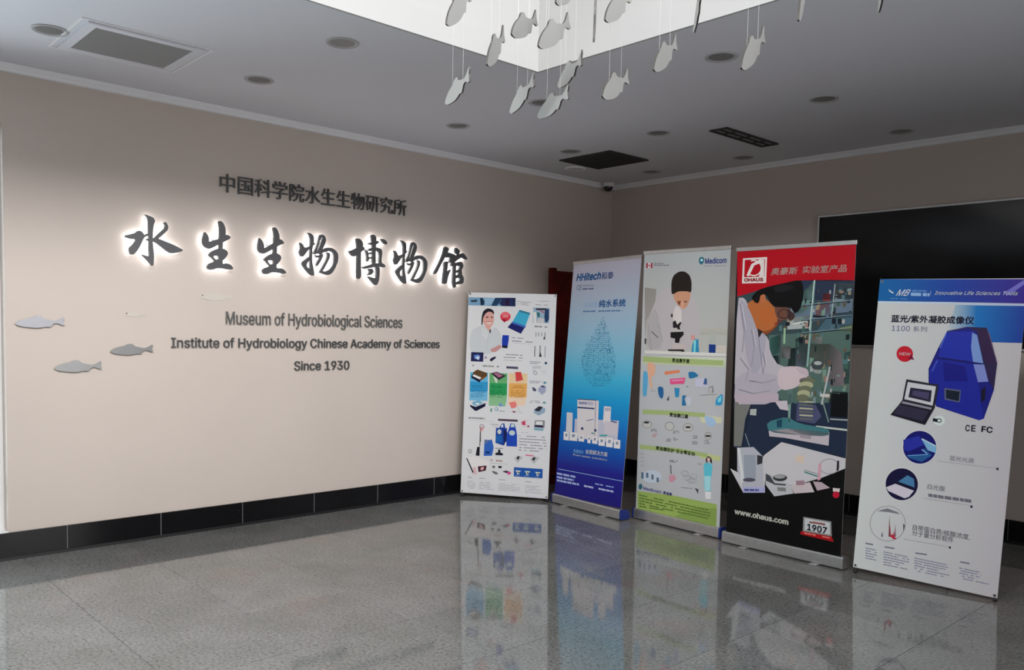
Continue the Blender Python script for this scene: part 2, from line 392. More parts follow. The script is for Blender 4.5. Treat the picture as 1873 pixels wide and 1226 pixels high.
# ------------------------------------------------------------------ signs on the left wall
M_let = mat('dark_metal_letter', (0.10, 0.10, 0.10), 0.45, metal=0.3)
M_led = mat('white_backlight', (1, 1, 1), 0.5, emit=(0.93, 0.96, 1.0), es=6.0)
M_glyph = mat('brushed_steel_glyph', (0.12, 0.12, 0.125), 0.4, metal=0.4)
def text_sign(name, s, p0, p1, hpx, label, m, depth, gap, bold=0.0):
    """p0, p1: photograph positions of the lower left and lower right of the line; both lie on the wall"""
    vs, fs, groups, x0, x1, y0, y1 = glyph_groups(s)
    a = onplane(p0, 0, gap); b = onplane(p1, 0, gap); top = onplane((p0[0], p0[1] - hpx), 0, gap)
    base = (a.z + b.z) / 2; sx = (b.y - a.y) / (x1 - x0)
    caps = text2d(s[0]); sz = (top.z - a.z) / (caps[5] - caps[4]); yb = caps[4]
    t = empty(name, (0, a.y, base), label, 'sign')
    for g in groups:
        bm = bmesh.new()
        for ox in ((-bold, bold) if bold else (0.0,)):
            mp = {}; fl = []
            for fi in g:
                for j in fs[fi]:
                    if j not in mp: mp[j] = bm.verts.new((gap + depth + ox * 0.002, (vs[j][0] - x0 + ox) * sx, (vs[j][1] - yb) * sz))
            for fi in g:
                try: fl.append(bm.faces.new([mp[j] for j in fs[fi]]))
                except ValueError: pass
            r = bmesh.ops.extrude_face_region(bm, geom=fl)
            for v in r['geom']:
                if isinstance(v, bmesh.types.BMVert): v.co.x = gap
        bmesh.ops.recalc_face_normals(bm, faces=bm.faces)
        obj('letter', bm, m, t)
    return t
text_sign('institute_sign', '中国科学院水生生物研究所', (402, 351), (742, 395), 34, 'line of small dark raised Chinese characters above the backlit calligraphy', M_let, 0.012, 0.008, 0.008)
text_sign('museum_sign', 'Museum of Hydrobiological Sciences', (413, 595), (735, 598), 23, 'raised grey English lettering, upper line reading Museum of Hydrobiological Sciences', mat('lighter_grey_letter', (0.20, 0.195, 0.185), 0.4, metal=0.5), 0.010, 0.006, 0.004)
text_sign('academy_sign', 'Institute of Hydrobiology Chinese Academy of Sciences', (313, 635), (803, 637), 18, 'raised dark English lettering, long middle line naming the Institute of Hydrobiology', M_let, 0.010, 0.006, 0.006)
text_sign('founding_year_sign', 'Since 1930', (538, 677), (638, 677), 17, 'short bottom line of raised lettering reading Since 1930', M_let, 0.010, 0.006, 0.006)

def zp(o, s, pts): return [(o[0] + x / s, o[1] + y / s) for x, y in pts]
Z1 = ((200, 370), 7.6625); Z2 = ((440, 390), 8.173); Z3 = ((620, 400), 7.204)
GL = {
 'water': (Z1, [[(495,165),(560,190),(620,215),(645,260),(625,310),(612,400),(612,500),(612,600),(628,740),(622,890),(600,890),(560,840),(450,725),(520,750),(560,760),(552,650),(555,560),(550,450),(548,340),(545,240),(520,200)],
   [(220,465),(290,450),(370,430),(400,400),(440,400),(475,430),(490,460),(550,430),(550,470),(490,490),(440,600),(400,670),(345,735),(295,730),(275,640),(330,590),(375,520),(310,515),(240,495)],
   [(760,290),(795,272),(830,340),(820,390),(770,440),(690,510),(660,530),(612,545),(612,510),(650,480),(700,430),(770,370),(785,330)],
   [(505,525),(560,500),(612,505),(680,505),(760,540),(900,595),(1040,670),(1020,690),(940,710),(865,715),(800,680),(730,625),(650,565),(600,545),(550,545)]]),
 'life_a': (Z1, [[(1340,410),(1380,460),(1400,510),(1395,555),(1450,540),(1540,510),(1600,480),(1640,450),(1690,475),(1705,500),(1670,525),(1600,560),(1540,590),(1450,640),(1400,655),(1345,630),(1310,580),(1308,520),(1325,460)],
   [(1530,270),(1560,258),(1600,290),(1630,360),(1635,450),(1600,520),(1590,600),(1590,660),(1535,660),(1535,560),(1545,450),(1545,350)],
   [(1390,740),(1430,690),(1520,650),(1600,650),(1650,680),(1668,720),(1640,770),(1590,820),(1535,830),(1530,748),(1450,756),(1500,812),(1480,832),(1450,795)],
   [(1372,910),(1395,860),(1480,830),(1480,800),(1590,800),(1590,870),(1640,855),(1700,875),(1740,920),(1725,945),(1660,940),(1580,925),(1510,925),(1440,950),(1390,940)]]),
 'life_b': (Z2, [[(285,365),(325,410),(355,480),(360,530),(420,490),(490,450),(560,400),(600,385),(650,430),(650,455),(600,470),(550,500),(500,530),(430,570),(350,610),(290,590),(262,540),(265,460),(280,400)],
   [(485,215),(530,212),(560,260),(585,330),(585,420),(545,500),(545,610),(485,612),(490,520),(495,430),(505,330)],
   [(345,695),(400,640),(470,605),(540,595),(590,625),(615,665),(590,720),(540,775),(490,775),(490,705),(400,705),(450,775),(420,780),(385,730)],
   [(330,850),(360,820),(430,800),(440,762),(540,760),(540,825),(620,825),(670,860),(690,895),(650,910),(600,895),(540,885),(470,885),(400,915),(350,905),(335,880)]]),
 'thing': (Z2, [[(1000,290),(1050,300),(1095,340),(1100,420),(1085,470),(1075,560),(1070,720),(1095,850),(1105,935),(1060,930),(1040,880),(1038,740),(1035,640),(1045,480),(1050,400),(1035,340)],
   [(915,760),(935,720),(1040,640),(1042,690),(985,770),(1000,810),(1045,835),(1060,930),(1000,880)],
   [(885,435),(930,460),(960,520),(1030,500),(1075,450),(1120,440),(1110,470),(1060,510),(1000,570),(940,650),(905,645),(880,580),(905,520)],
   [(1185,325),(1230,318),(1225,350),(1205,370),(1140,570),(1160,600),(1110,620),(1085,600),(1150,470)],
   [(1230,318),(1270,350),(1285,410),(1230,540),(1180,600),(1140,600),(1190,480),(1225,380),(1225,350)],
   [(1160,600),(1230,540),(1290,515),(1370,520),(1430,560),(1465,620),(1460,720),(1420,820),(1370,900),(1310,930),(1250,910),(1180,885),(1215,860),(1280,870),(1340,840),(1395,760),(1402,650),(1385,590),(1330,565),(1290,580),(1240,590),(1200,620)],
   [(1110,620),(1160,640),(1230,600),(1240,640),(1200,720),(1150,795),(1130,780),(1150,720),(1190,660),(1140,670)],
   [(1285,580),(1340,600),(1340,660),(1290,760),(1230,870),(1180,885),(1240,780),(1290,690),(1300,620)]]),
 'broad': (Z3, [[(230,260),(280,265),(315,310),(320,370),(295,420),(290,520),(292,660),(295,760),(270,800),(240,780),(235,700),(240,560),(240,400),(235,320)],
   [(130,430),(190,410),(240,380),(330,370),(345,400),(310,430),(250,460),(220,500),(180,495),(150,460)],
   [(425,215),(470,210),(495,250),(490,330),(485,450),(490,600),(440,600),(440,450),(440,320)],
   [(385,325),(440,310),(520,290),(530,320),(470,350),(400,345)], [(545,265),(600,270),(640,310),(630,345),(590,330)],
   [(340,400),(390,430),(400,560),(370,570),(365,470)], [(385,400),(480,372),(560,400),(575,440),(560,560),(575,592),(528,592),(533,450),(480,412),(400,432)],
   [(388,450),(440,440),(440,465),(392,475)], [(392,510),(440,500),(440,525),(396,535)],
   [(300,640),(380,620),(460,590),(560,585),(600,600),(620,635),(590,645),(520,630),(420,650),(340,665)],
   [(480,620),(540,630),(540,720),(530,820),(500,880),(470,870),(380,760),(420,770),(490,790),(495,700)],
   [(380,660),(440,655),(465,700),(430,740),(370,750),(410,700)]]),
 'hall': (Z3, [[(1395,365),(1455,390),(1430,460),(1350,600),(1290,720),(1250,735),(1265,690),(1320,590),(1370,470)],
   [(1420,440),(1500,462),(1545,480),(1490,560),(1452,590),(1468,505),(1410,520)],
   [(1385,570),(1445,560),(1432,650),(1425,700),(1485,660),(1440,760),(1420,862),(1370,860),(1375,760),(1390,650)],
   [(1535,375),(1600,420),(1580,480),(1530,460)], [(1500,500),(1600,465),(1645,452),(1700,530),(1670,545),(1620,510),(1540,560),(1490,640),(1478,600)],
   [(1510,600),(1548,570),(1542,720),(1542,850),(1545,900),(1520,915),(1500,850),(1505,700)],
   [(1540,580),(1620,565),(1645,620),(1620,680),(1580,702),(1540,722),(1540,690),(1590,660),(1590,620),(1540,630)],
   [(1540,745),(1620,730),(1650,780),(1640,860),(1540,872),(1540,840),(1595,815),(1595,780),(1540,790)], [(1578,690),(1622,678),(1627,742),(1578,746)]]),
}
def smooth_poly(p):
    """one corner-cutting pass rounds the brush strokes"""
    out = []
    for k in range(len(p)):
        a, b = Vector(p[k]), Vector(p[(k + 1) % len(p)]); out += [a * 0.8 + b * 0.2, a * 0.2 + b * 0.8]
    return out
GX = 0.030
sign = empty('calligraphy_sign', (0, onplane((228, 470), 0, GX).y, onplane((228, 470), 0, GX).z), 'large backlit brush-style Chinese characters glowing white on the left wall', 'sign')
def glyph(strokes):           # strokes: lists of wall coordinates (y, z)
    bm = bmesh.new(); lb = bmesh.new(); sup = bmesh.new(); o = sign.location
    for k, st in enumerate(strokes):
        st = [(y - o.y, z - o.z) for y, z in st]
        prism(bm, [(GX - k * 0.0001, y, z) for y, z in st], (0.022, 0, 0))
        cy = sum(y for y, z in st) / len(st); cz = sum(z for y, z in st) / len(st)
        prism(lb, [(GX - 0.007, cy + (y - cy) * 0.95, cz + (z - cz) * 0.95) for y, z in st], (0.006, 0, 0))
        y, z = st[0]; 
    cy = sum(y for st in strokes[:1] for y, z in st) / len(strokes[0]) - o.y; cz = sum(z for y, z in strokes[0]) / len(strokes[0]) - o.z
    tube(sup, (0, cy, cz), (GX - 0.001, cy, cz), 0.004, 8)
    bmesh.ops.recalc_face_normals(bm, faces=bm.faces); bmesh.ops.recalc_face_normals(lb, faces=lb.faces)
    c = obj('character', bm, M_glyph, sign); obj('backlight', lb, M_led, c); obj('standoff', sup, M_black, c)
def trace(key): 
    (o, s), st = GL[key]
    return [[(lambda q: (q.y, q.z))(onplane((o[0] + p.x / s, o[1] + p.y / s), 0, GX + 0.022)) for p in smooth_poly(poly)] for poly in st]
for key in ('water', 'life_a', 'life_b', 'thing', 'broad', 'hall'): glyph(trace(key))
th = trace('thing'); ys = [y for st in th for y, z in st]; zs = [z for st in th for y, z in st]
q0 = onplane((Z3[0][0] + 722 / Z3[1], Z3[0][1] + 848 / Z3[1]), 0, GX + 0.022); q1 = onplane((Z3[0][0] + 1172 / Z3[1], Z3[0][1] + 325 / Z3[1]), 0, GX + 0.022)
# second copy of the same character, further right
glyph([[(q0.y + (y - min(ys)) / (max(ys) - min(ys)) * (q1.y - q0.y), q0.z - 0.0 + (z - min(zs)) / (max(zs) - min(zs)) * (q1.z - q0.z)) for y, z in st] for st in th])

# ------------------------------------------------------------------ fish outline, wall fish, hanging fish
FO = [(525,830),(540,812),(560,795),(590,778),(620,765),(660,753),(700,745),(730,735),(755,716),(785,710),(820,713),(840,730),(860,757),(900,770),(930,780),(965,790),(1000,793),(1040,778),(1075,752),(1100,735),(1104,760),(1092,798),(1097,830),(1110,865),(1080,865),(1040,842),(1005,832),(975,840),(955,870),(940,890),(922,895),(890,885),(850,895),(815,901),(780,903),(740,900),(700,895),(660,888),(620,880),(590,873),(565,862),(540,848)]
FISH = [((x - 525) / 585.0, (830 - y) / 585.0) for x, y in FO]
def fish_wall(name, head, tail, label, m, gap=0.012, th=0.005):
    a = onplane(head, 0, gap); b = onplane(tail, 0, gap); L = b.y - a.y
    t = empty(name, (0, a.y, a.z), label, 'fish decoration', 'metal fish mounted on the left wall')
    k = (b.z - a.z) / L
    bm = prism(bmesh.new(), [(gap, u * L, u * L * k + v * L * 0.80) for u, v in FISH], (th, 0, 0)); bmesh.ops.recalc_face_normals(bm, faces=bm.faces)
    obj('fish_plate', bm, m, t)
    obj('mounting_pin', tube(bmesh.new(), (0, 0.4 * L, 0), (gap + 0.0005, 0.4 * L, 0), 0.005, 8), M_black, t)
    obj('eye', tube(bmesh.new(), (gap + th - 0.001, 0.07 * L, 0.01), (gap + th + 0.0012, 0.07 * L, 0.01), 0.004, 12), M_black if th < 0.004 else m, t)
M_steel = mat('satin_steel_plate', (0.30, 0.305, 0.30), 0.35, metal=0.75, noise=(6, 0.08))
M_steel2 = mat('pale_satin_steel_plate', (0.36, 0.36, 0.385), 0.38, metal=0.6, noise=(6, 0.05))
M_reflect = mat('wall_reflection_fish_plate', lin((205, 197, 186)), 0.6)  # metal plate; its reflection of the wall is put into the colour
fish_wall('wall_fish', (27, 592), (118, 591), 'pale silvery metal fish on the wall, nearest the left window edge', M_steel2)
fish_wall('wall_fish', (201, 643), (280, 640), 'dull grey metal fish on the wall, left of the long English line', M_steel)
fish_wall('wall_fish', (98.5, 674), (186, 671), 'dull grey metal fish on the wall, lowest of the fish there', M_steel)
fish_wall('wall_fish', (366, 543), (426, 545), 'metal fish in mirrored wall beige, almost lost on the wall, under the second backlit character', M_reflect, 0.001, 0.0015)
fish_wall('wall_fish', (229, 576), (264, 577), 'small metal fish in mirrored wall beige, almost lost on the wall, left of the upper English line', M_reflect, 0.001, 0.0015)

M_hang = mat('brushed_light_metal_fish', (0.34, 0.337, 0.325), 0.5, metal=0.1, spec=0.3)
M_edge = mat('dark_cut_edge', (0.05, 0.045, 0.04), 0.5)
M_wire = mat('clear_nylon_thread', (0.5, 0.5, 0.5), 0.3)
HF = [ # head, tail (photograph), height of the tail, label
 ((816, 44), (861, -7), 2.62, 'hanging fish cut by the top edge, leftmost of the school'),
 ((935, 62), (982, 39), 2.55, 'broad pale hanging fish left of the skylight corner edge'),
 ((890, 117), (922, 68), 2.40, 'slim hanging fish crossing the left rim of the skylight'),
 ((815, 188), (860, 141), 2.32, 'grey hanging fish against the ceiling, leftmost and below the skylight rim'),
 ((933, 205), (978, 150), 2.33, 'grey hanging fish straight below the skylight corner'),
 ((984, 84), (1042, 44), 2.48, 'cream hanging fish just right of the skylight corner edge, hardly standing out'),
 ((1016, 4), (1058, -28), 2.7, 'hanging fish almost wholly above the top edge of the view, only its belly showing'),
 ((1086, 76), (1091, -20), 2.60, 'hanging fish seen nearly edge-on as a long upright sliver over the right shaft wall'),
 ((1106, 36), (1153, -4), 2.58, 'cream hanging fish at the top edge, right of the upright sliver'),
 ((1021, 157), (1065, 111), 2.38, 'hanging fish crossing the right rim of the skylight near its corner'),
 ((984, 213), (1041, 173), 2.28, 'grey hanging fish in front of a downlight, lowest of the school'),
 ((1101, 176), (1149, 145), 2.34, 'bright broad hanging fish against the ceiling, right of the crossing ones'),
 ((1195, 127), (1237, 82), 2.42, 'bright hanging fish just under the right rim of the skylight'),
 ((1269, 58), (1284, -12), 2.58, 'hanging fish seen nearly edge-on, crossing the right rim of the skylight'),
 ((1355, 124), (1398, 68), 2.38, 'grey hanging fish right of the ceiling downlight below the skylight'),
 ((1460, 36), (1474, -30), 2.55, 'narrow tip of a hanging fish at the top edge against the ceiling'),
 ((1607, 20), (1622, -50), 2.55, 'brownish tip of a hanging fish, rightmost at the top edge'),
]
for head, tail, zt, lab in HF:
    # the plate hangs in a vertical plane, tail nearer the viewer; tilt chosen for a plate about 0.3 m long
    r = ray(tail); T = CAM + r * ((zt - CAM.z) / r.z)
    best = None
    for k in range(0, 90):
        zh = zt - k * 0.003; r = ray(head); H = CAM + r * ((zh - CAM.z) / r.z); L = (T - H).length
        if best is None or abs(L - 0.30) < best[0]: best = (abs(L - 0.30), H, L)
    H = best[1]; L = best[2]; e = (T - H).normalized(); hz = Vector((e.x, e.y, 0)).normalized(); nrm = Vector((-hz.y, hz.x, 0)); up = nrm.cross(e)
    if up.z < 0: up = -up
    t = empty('hanging_fish', H, lab, 'fish decoration', 'metal fish hanging below the skylight')
    vs_ = 0.80
    face = [e * (u * L) + up * (v * L * vs_) for u, v in FISH]
    bm = prism(bmesh.new(), [p - nrm * 0.003 for p in face], nrm * 0.006); bmesh.ops.recalc_face_normals(bm, faces=bm.faces)
    for f in bm.faces: f.material_index = 0 if len(f.verts) > 4 else 1
    obj('fish_plate', bm, [M_hang, M_edge], t)
    for u, v in ((0.30, 0.14), (0.72, 0.055)):
        p = e * (u * L) + up * (v * L * vs_)
        obj('thread', tube(bmesh.new(), p, (p.x, p.y, SKY_Z - 0.03 - H.z), 0.0004, 5), M_wire, t)

# ------------------------------------------------------------------ board on the right wall
bx0, bx1, bz0, bz1 = 2.274, 6.6, 1.381, 2.46
t = empty('wall_board', (bx0, -0.0, bz0), 'large black glossy display board with a thin silver frame on the right wall', 'display')
W_, H_ = bx1 - bx0, bz1 - bz0
obj('screen', box((0.012, -0.030, 0.012), (W_ - 0.012, 0, H_ - 0.012)), mat('black_gloss_panel', (0.004, 0.004, 0.004), 0.12, spec=0.35), t)
for a, b in (((0, -0.036, 0), (W_, 0, 0.014)), ((0, -0.036, H_ - 0.016), (W_, 0, H_)), ((0, -0.036, 0.014), (0.014, 0, H_ - 0.016)), ((W_ - 0.014, -0.036, 0.014), (W_, 0, H_ - 0.016))):
    obj('frame_rail', box(a, b, 0.002), M_alu, t)

# dark red wooden screen standing in the corner behind the banners
M_red = mat('dark_red_lacquered_wood', (0.075, 0.003, 0.001), 0.45, spec=0.15, noise=(9, 0.3))
t = empty('wooden_screen', (0.10, -0.98, 0), 'dark red wooden panel screen between posts, behind the blue banner', 'screen')
for y in (0.0, 0.62): obj('post', box((-0.03, y, 0), (0.03, y + 0.055, 2.06), 0.004), M_red, t)
obj('panel', box((-0.012, 0.055, 0.08), (0.012, 0.62, 2.0), 0.003), M_red, t)
for z in (0.06, 2.0): obj('rail', box((-0.018, 0.055, z), (0.018, 0.62, z + 0.035), 0.003), M_red, t)
obj('foot', box((-0.07, -0.002, 0), (0.12, 0.057, 0.04), 0.004), M_red, t); obj('foot', box((-0.07, 0.618, 0), (0.12, 0.677, 0.04), 0.004), M_red, t)
# ------------------------------------------------------------------ banners
import numpy as np
from mathutils.geometry import tessellate_polygon
M_print = bpy.data.materials.new('printed_film'); M_print.use_nodes = True
_b = M_print.node_tree.nodes['Principled BSDF']; _b.inputs['Roughness'].default_value = 0.42; _b.inputs['Specular IOR Level'].default_value = 0.18
_a = M_print.node_tree.nodes.new('ShaderNodeAttribute'); _a.attribute_name = 'ink'
M_print.node_tree.links.new(_a.outputs['Color'], _b.inputs['Base Color'])
M_film = mat('white_banner_film', (0.78, 0.78, 0.78), 0.45)
M_filmback = mat('grey_banner_back', (0.30, 0.30, 0.31), 0.6)

class Artwork:
    """flat print of one banner: coloured shapes laid on the film. Outlines are given where the photograph shows them and
    carried onto the banner's own flat surface (u along the width, v up)."""
    def __init__(s, corners, w, h, white):
        s.w, s.h = w, h; s.white = [max(c, 1e-3) for c in lin(white)]
        A = []; B = []
        for (x, y), (u, v) in zip(corners, ((0, 0), (w, 0), (w, h), (0, h))):
            A.append([x, y, 1, 0, 0, 0, -u * x, -u * y]); B.append(u); A.append([0, 0, 0, x, y, 1, -v * x, -v * y]); B.append(v)
        s.H = np.append(np.linalg.solve(np.array(A, float), np.array(B, float)), 1).reshape(3, 3)
        s.verts = []; s.tris = []; s.cols = []; s.o = (0, 0); s.s = 1
    def fr(s, o, k): s.o = o; s.s = k
    def uv(s, p):
        q = s.H @ np.array([s.o[0] + p[0] / s.s, s.o[1] + p[1] / s.s, 1]); return (q[0] / q[2], q[1] / q[2])
    def ink(s, c): return tuple(min(0.92, a / b * 0.80) for a, b in zip(lin(c), s.white)) + (1.0,)
    def poly_uv(s, pts, col, L, fn=None):
        pts = [(min(max(u, 0), s.w), min(max(v, 0), s.h)) for u, v in pts]
        k = len(s.verts); s.verts += [(u, -0.00035 * L, v) for u, v in pts]
        cs = [s.ink(fn(u, v)) if fn else s.ink(col) for u, v in pts]
        for t in tessellate_polygon([[Vector((u, v, 0)) for u, v in pts]]):
            a, b, c = [pts[i] for i in t]
            if (b[0] - a[0]) * (c[1] - a[1]) - (b[1] - a[1]) * (c[0] - a[0]) < 0: t = (t[0], t[2], t[1])
            s.tris.append([k + i for i in t]); s.cols += [cs[i] for i in t]
    def P(s, pts, col, L=2, smooth=0):
        pts = [s.uv(p) for p in pts]
        for _ in range(smooth): pts = [tuple(q) for q in smooth_poly(pts)]
        s.poly_uv(pts, col, L)
    def V(s, pts, c_top, c_bot, L=2):
        pts = [s.uv(p) for p in pts]; v0 = min(p[1] for p in pts); v1 = max(p[1] for p in pts)
        s.poly_uv(pts, None, L, lambda u, v: tuple(b + (a - b) * (v - v0) / (v1 - v0) for a, b in zip(c_top, c_bot)))
    def R(s, x0, y0, x1, y1, col, L=2, bot=None):
        """rectangle square to the banner; (x0,y0) upper left, (x1,y1) lower right"""
        u0, v1 = s.uv((x0, y0)); u1, v0 = s.uv((x1, y1))
        if bot is None: s.poly_uv([(u0, v0), (u1, v0), (u1, v1), (u0, v1)], col, L)
        else: s.poly_uv([(u0, v0), (u1, v0), (u1, v1), (u0, v1)], None, L, lambda u, v: col if v > (v0 + v1) / 2 else bot)
    def Q(s, x0, y0, x1, y1, hpx, col, L=2):
        """band whose upper edge runs from (x0,y0) to (x1,y1) and is hpx tall"""
        s.P([(x0, y0), (x0, y0 + hpx), (x1, y1 + hpx), (x1, y1)], col, L)
    def E(s, cx, cy, rx, ry, col, L=2, n=28, bot=None):
        s_ = [(cx + rx * math.cos(2 * math.pi * k / n), cy + ry * math.sin(2 * math.pi * k / n)) for k in range(n)]
        if bot: s.V(s_, col, bot, L)
        else: s.P(s_, col, L)
    def O(s, cx, cy, rx, ry, t, col, L=2, n=32):
        pt = lambda a, k: (cx + (rx + k) * math.cos(a), cy + (ry + k) * math.sin(a))
        for k in range(n):
            a, b = 2 * math.pi * k / n, 2 * math.pi * (k + 1) / n
            s.P([pt(a, 0), pt(a, -t), pt(b, -t), pt(b, 0)], col, L)
    def ln(s, x0, y0, x1, y1, t, col, L=3):
        d = math.hypot(x1 - x0, y1 - y0); nx, ny = -(y1 - y0) / d * t / 2, (x1 - x0) / d * t / 2
        s.P([(x0 + nx, y0 + ny), (x0 - nx, y0 - ny), (x1 - nx, y1 - ny), (x1 + nx, y1 + ny)], col, L)
    def T(s, txt, x0, y0, x1, y1, hpx, col, L=6, bold=0.0, shear=0.0, dx=0.0, dy=0.0):
        """text with its foot running from (x0,y0) to (x1,y1), hpx tall"""
        if bold:        # a heavier weight: the same line struck a few times, slightly displaced
            for ex, ey in ((-1, 0), (1, 0), (0, -1), (0, 1), (0, 0)): s.T(txt, x0, y0, x1, y1, hpx, col, L, 0.0, shear, ex * bold, ey * bold)
            return
        vs, fs, a0, a1, b0, b1 = text2d(txt, 0.0, shear)
        ref = text2d('中' if ord(txt[0]) > 0x2E80 or ord(txt[-1]) > 0x2E80 else 'H'); r0, r1 = ref[4], ref[5]
        u0, v0 = s.uv((x0, y0)); u1, v1 = s.uv((x1, y1)); ht = s.uv((x0, y0 - hpx))[1] - v0; vb = (v0 + v1) / 2
        k = len(s.verts)
        s.verts += [(u0 + (x + dx - a0) / (a1 - a0) * (u1 - u0), -0.00035 * L, vb + (y + dy - r0) / (r1 - r0) * ht) for x, y in vs]
        c = s.ink(col)
        for f in fs:
            for i in range(1, len(f) - 1): s.tris.append([k + f[0], k + f[i], k + f[i + 1]]); s.cols += [c] * 3
    def D(s, x0, y0, x1, y1, rows, dy, t, col, L=5, seed=1, dens=0.85, ragged=0.25):
        """rows of print too small to read, drawn as runs of short dashes"""
        rd = random.Random(seed); W_ = x1 - x0
        for r in range(rows):
            x = x0; end = x1 - rd.random() * ragged * W_
            while x < end:
                w = min((1.2 + rd.random() * 2.6) * t, end - x)
                if rd.random() < dens:
                    f0, f1 = (x - x0) / W_, (x + w - x0) / W_
                    ya, yb = y0 + f0 * (y1 - y0) + r * dy, y0 + f1 * (y1 - y0) + r * dy
                    s.P([(x, ya), (x, ya + t), (x + w * 0.86, yb + t), (x + w * 0.86, yb)], col, L)
                x += w
    def done(s, parent, name='printed_artwork'):
        me = bpy.data.meshes.new(name); me.from_pydata(s.verts, [], s.tris); me.materials.append(M_print)
        at = me.color_attributes.new('ink', 'FLOAT_COLOR', 'CORNER')
        at.data.foreach_set('color', [x for c in s.cols for x in c])
        return objm(name, me, parent)

def banner_frame(name, x, y, yaw, w, h, lean, roll, z0, label, group):
    root = empty(name, (x, y, 0), label, 'banner', group)
    u = Vector((math.cos(yaw), math.sin(yaw), 0)); n = Vector((math.sin(yaw), -math.cos(yaw), 0)); up = Vector((0, 0, 1))
    up2 = math.cos(lean) * up - math.sin(lean) * n
    uu = math.cos(roll) * u + math.sin(roll) * up2; vv = -math.sin(roll) * u + math.cos(roll) * up2; bk = vv.cross(uu)  # local +y = behind
    m = Matrix(((uu.x, bk.x, vv.x, 0), (uu.y, bk.y, vv.y, 0), (uu.z, bk.z, vv.z, z0), (0, 0, 0, 1)))
    if bk.dot(n) > 0: m = Matrix(((uu.x, -bk.x, vv.x, 0), (uu.y, -bk.y, vv.y, 0), (uu.z, -bk.z, vv.z, z0), (0, 0, 0, 1)))
    film = obj('film', box((0, 0.0004, 0), (w, 0.0016, h)), M_film, root); film.matrix_local = m
    return root, film, m, u, n
def rollup(name, x, y, yaw, w, h, lean, roll, label, cap_mat, cap_label):
    root, film, m, u, n = banner_frame(name, x, y, yaw, w, h, lean, roll, 0.078, label, 'roll-up banner stands')
    R = Matrix.Rotation(yaw, 4, 'Z')
    prof = [(-0.016, 0.009), (0.070, 0.009), (0.076, 0.020), (0.074, 0.055), (0.060, 0.076), (0.030, 0.084), (0.004, 0.084), (0.004, 0.078), (-0.004, 0.078), (-0.004, 0.084), (-0.012, 0.082), (-0.018, 0.074), (-0.019, 0.050), (-0.019, 0.016)]
    b = prism(bmesh.new(), [(-0.006, py, pz) for py, pz in prof], (w + 0.012, 0, 0)); bmesh.ops.recalc_face_normals(b, faces=b.faces)
    c = obj('base', b, M_alu, root); c.matrix_local = R
    for x0 in (-0.022, w + 0.006):
        e = prism(bmesh.new(), [(x0, py * 1.03 + 0.0, pz * 1.02 - 0.001) for py, pz in prof if pz != 0.078], (0.016, 0, 0)); bmesh.ops.recalc_face_normals(e, faces=e.faces)
        o = obj('end_cap', e, cap_mat, root); o.matrix_local = R
        if cap_label: o['label'] = cap_label
    for fx in (0.16, w - 0.16):
        f = box((fx - 0.025, -0.055, 0.0), (fx + 0.025, 0.16, 0.008), 0.002); o = obj('foot', f, M_alu, root); o.matrix_local = R
    tb_ = box((-0.006, -0.006, h - 0.004), (w + 0.006, 0.010, h + 0.024), 0.003)
    o = obj('top_bar', tb_, M_alu, root); o.matrix_local = m
    p = obj('pole', tube(bmesh.new(), (w / 2, 0.022, 0.0), (w / 2, 0.022, h), 0.008, 12), M_alu, root); p.matrix_local = m
    return root, film
def xbanner(name, x, y, yaw, w, h, lean, roll, label):
    root, film, m, u, n = banner_frame(name, x, y, yaw, w, h, lean, roll, 0.036, label, 'banners on black X stands')
    hub = Vector((w / 2, 0.22, 0.78))
    o = obj('hub', box(hub - Vector((0.025, 0.02, 0.03)), hub + Vector((0.025, 0.02, 0.03)), 0.005), M_black, root); o.matrix_local = m
    for cx, cz in ((0.012, h - 0.012), (w - 0.012, h - 0.012)):
        tip = Vector((cx, 0.005, cz)); d = (tip - hub).normalized()
        o = obj('arm', tube(bmesh.new(), hub, tip + d * 0.022, 0.006, 8, 0.004), M_black, root); o.matrix_local = m
    mi = m.inverted()
    for cx in (0.012, w - 0.012):
        g = m @ Vector((cx, 0.0, 0.012)); g.z = 0.0; g = g - n * 0.004; tip = mi @ (g + Vector((0, 0, 0.008)))
        o = obj('leg', tube(bmesh.new(), hub, tip, 0.007, 8), M_black, root); o.matrix_local = m
        o = obj('foot', lathe(bmesh.new(), [(0.0005, 0), (0.010, 0), (0.011, 0.008), (0.008, 0.022), (0.0005, 0.024)], 12), M_black, root, True); o.location = g
    g = m @ Vector((w / 2, 0.0, 0.0)); g = g - n * 0.62; g.z = 0.007; tip = mi @ g
    o = obj('rear_leg', tube(bmesh.new(), hub, tip, 0.007, 8), M_black, root); o.matrix_local = m
    for cx in (0.014, w - 0.014):
        for cz in (0.014, h - 0.014):
            r = lathe(bmesh.new(), [(0.004, 0), (0.0075, 0.0004), (0.0085, 0.0016), (0.0075, 0.0026)], 14)
            for v in r.verts: v.co = Vector((cx + v.co.x, -v.co.z - 0.0002, cz + v.co.y))
            o = obj('grommet', r, M_alu, film)
            o = obj('hook', tube(bmesh.new(), (cx, 0.004, cz), (cx, -0.006, cz), 0.0042, 10), M_black, root); o.matrix_local = m
    return root, film

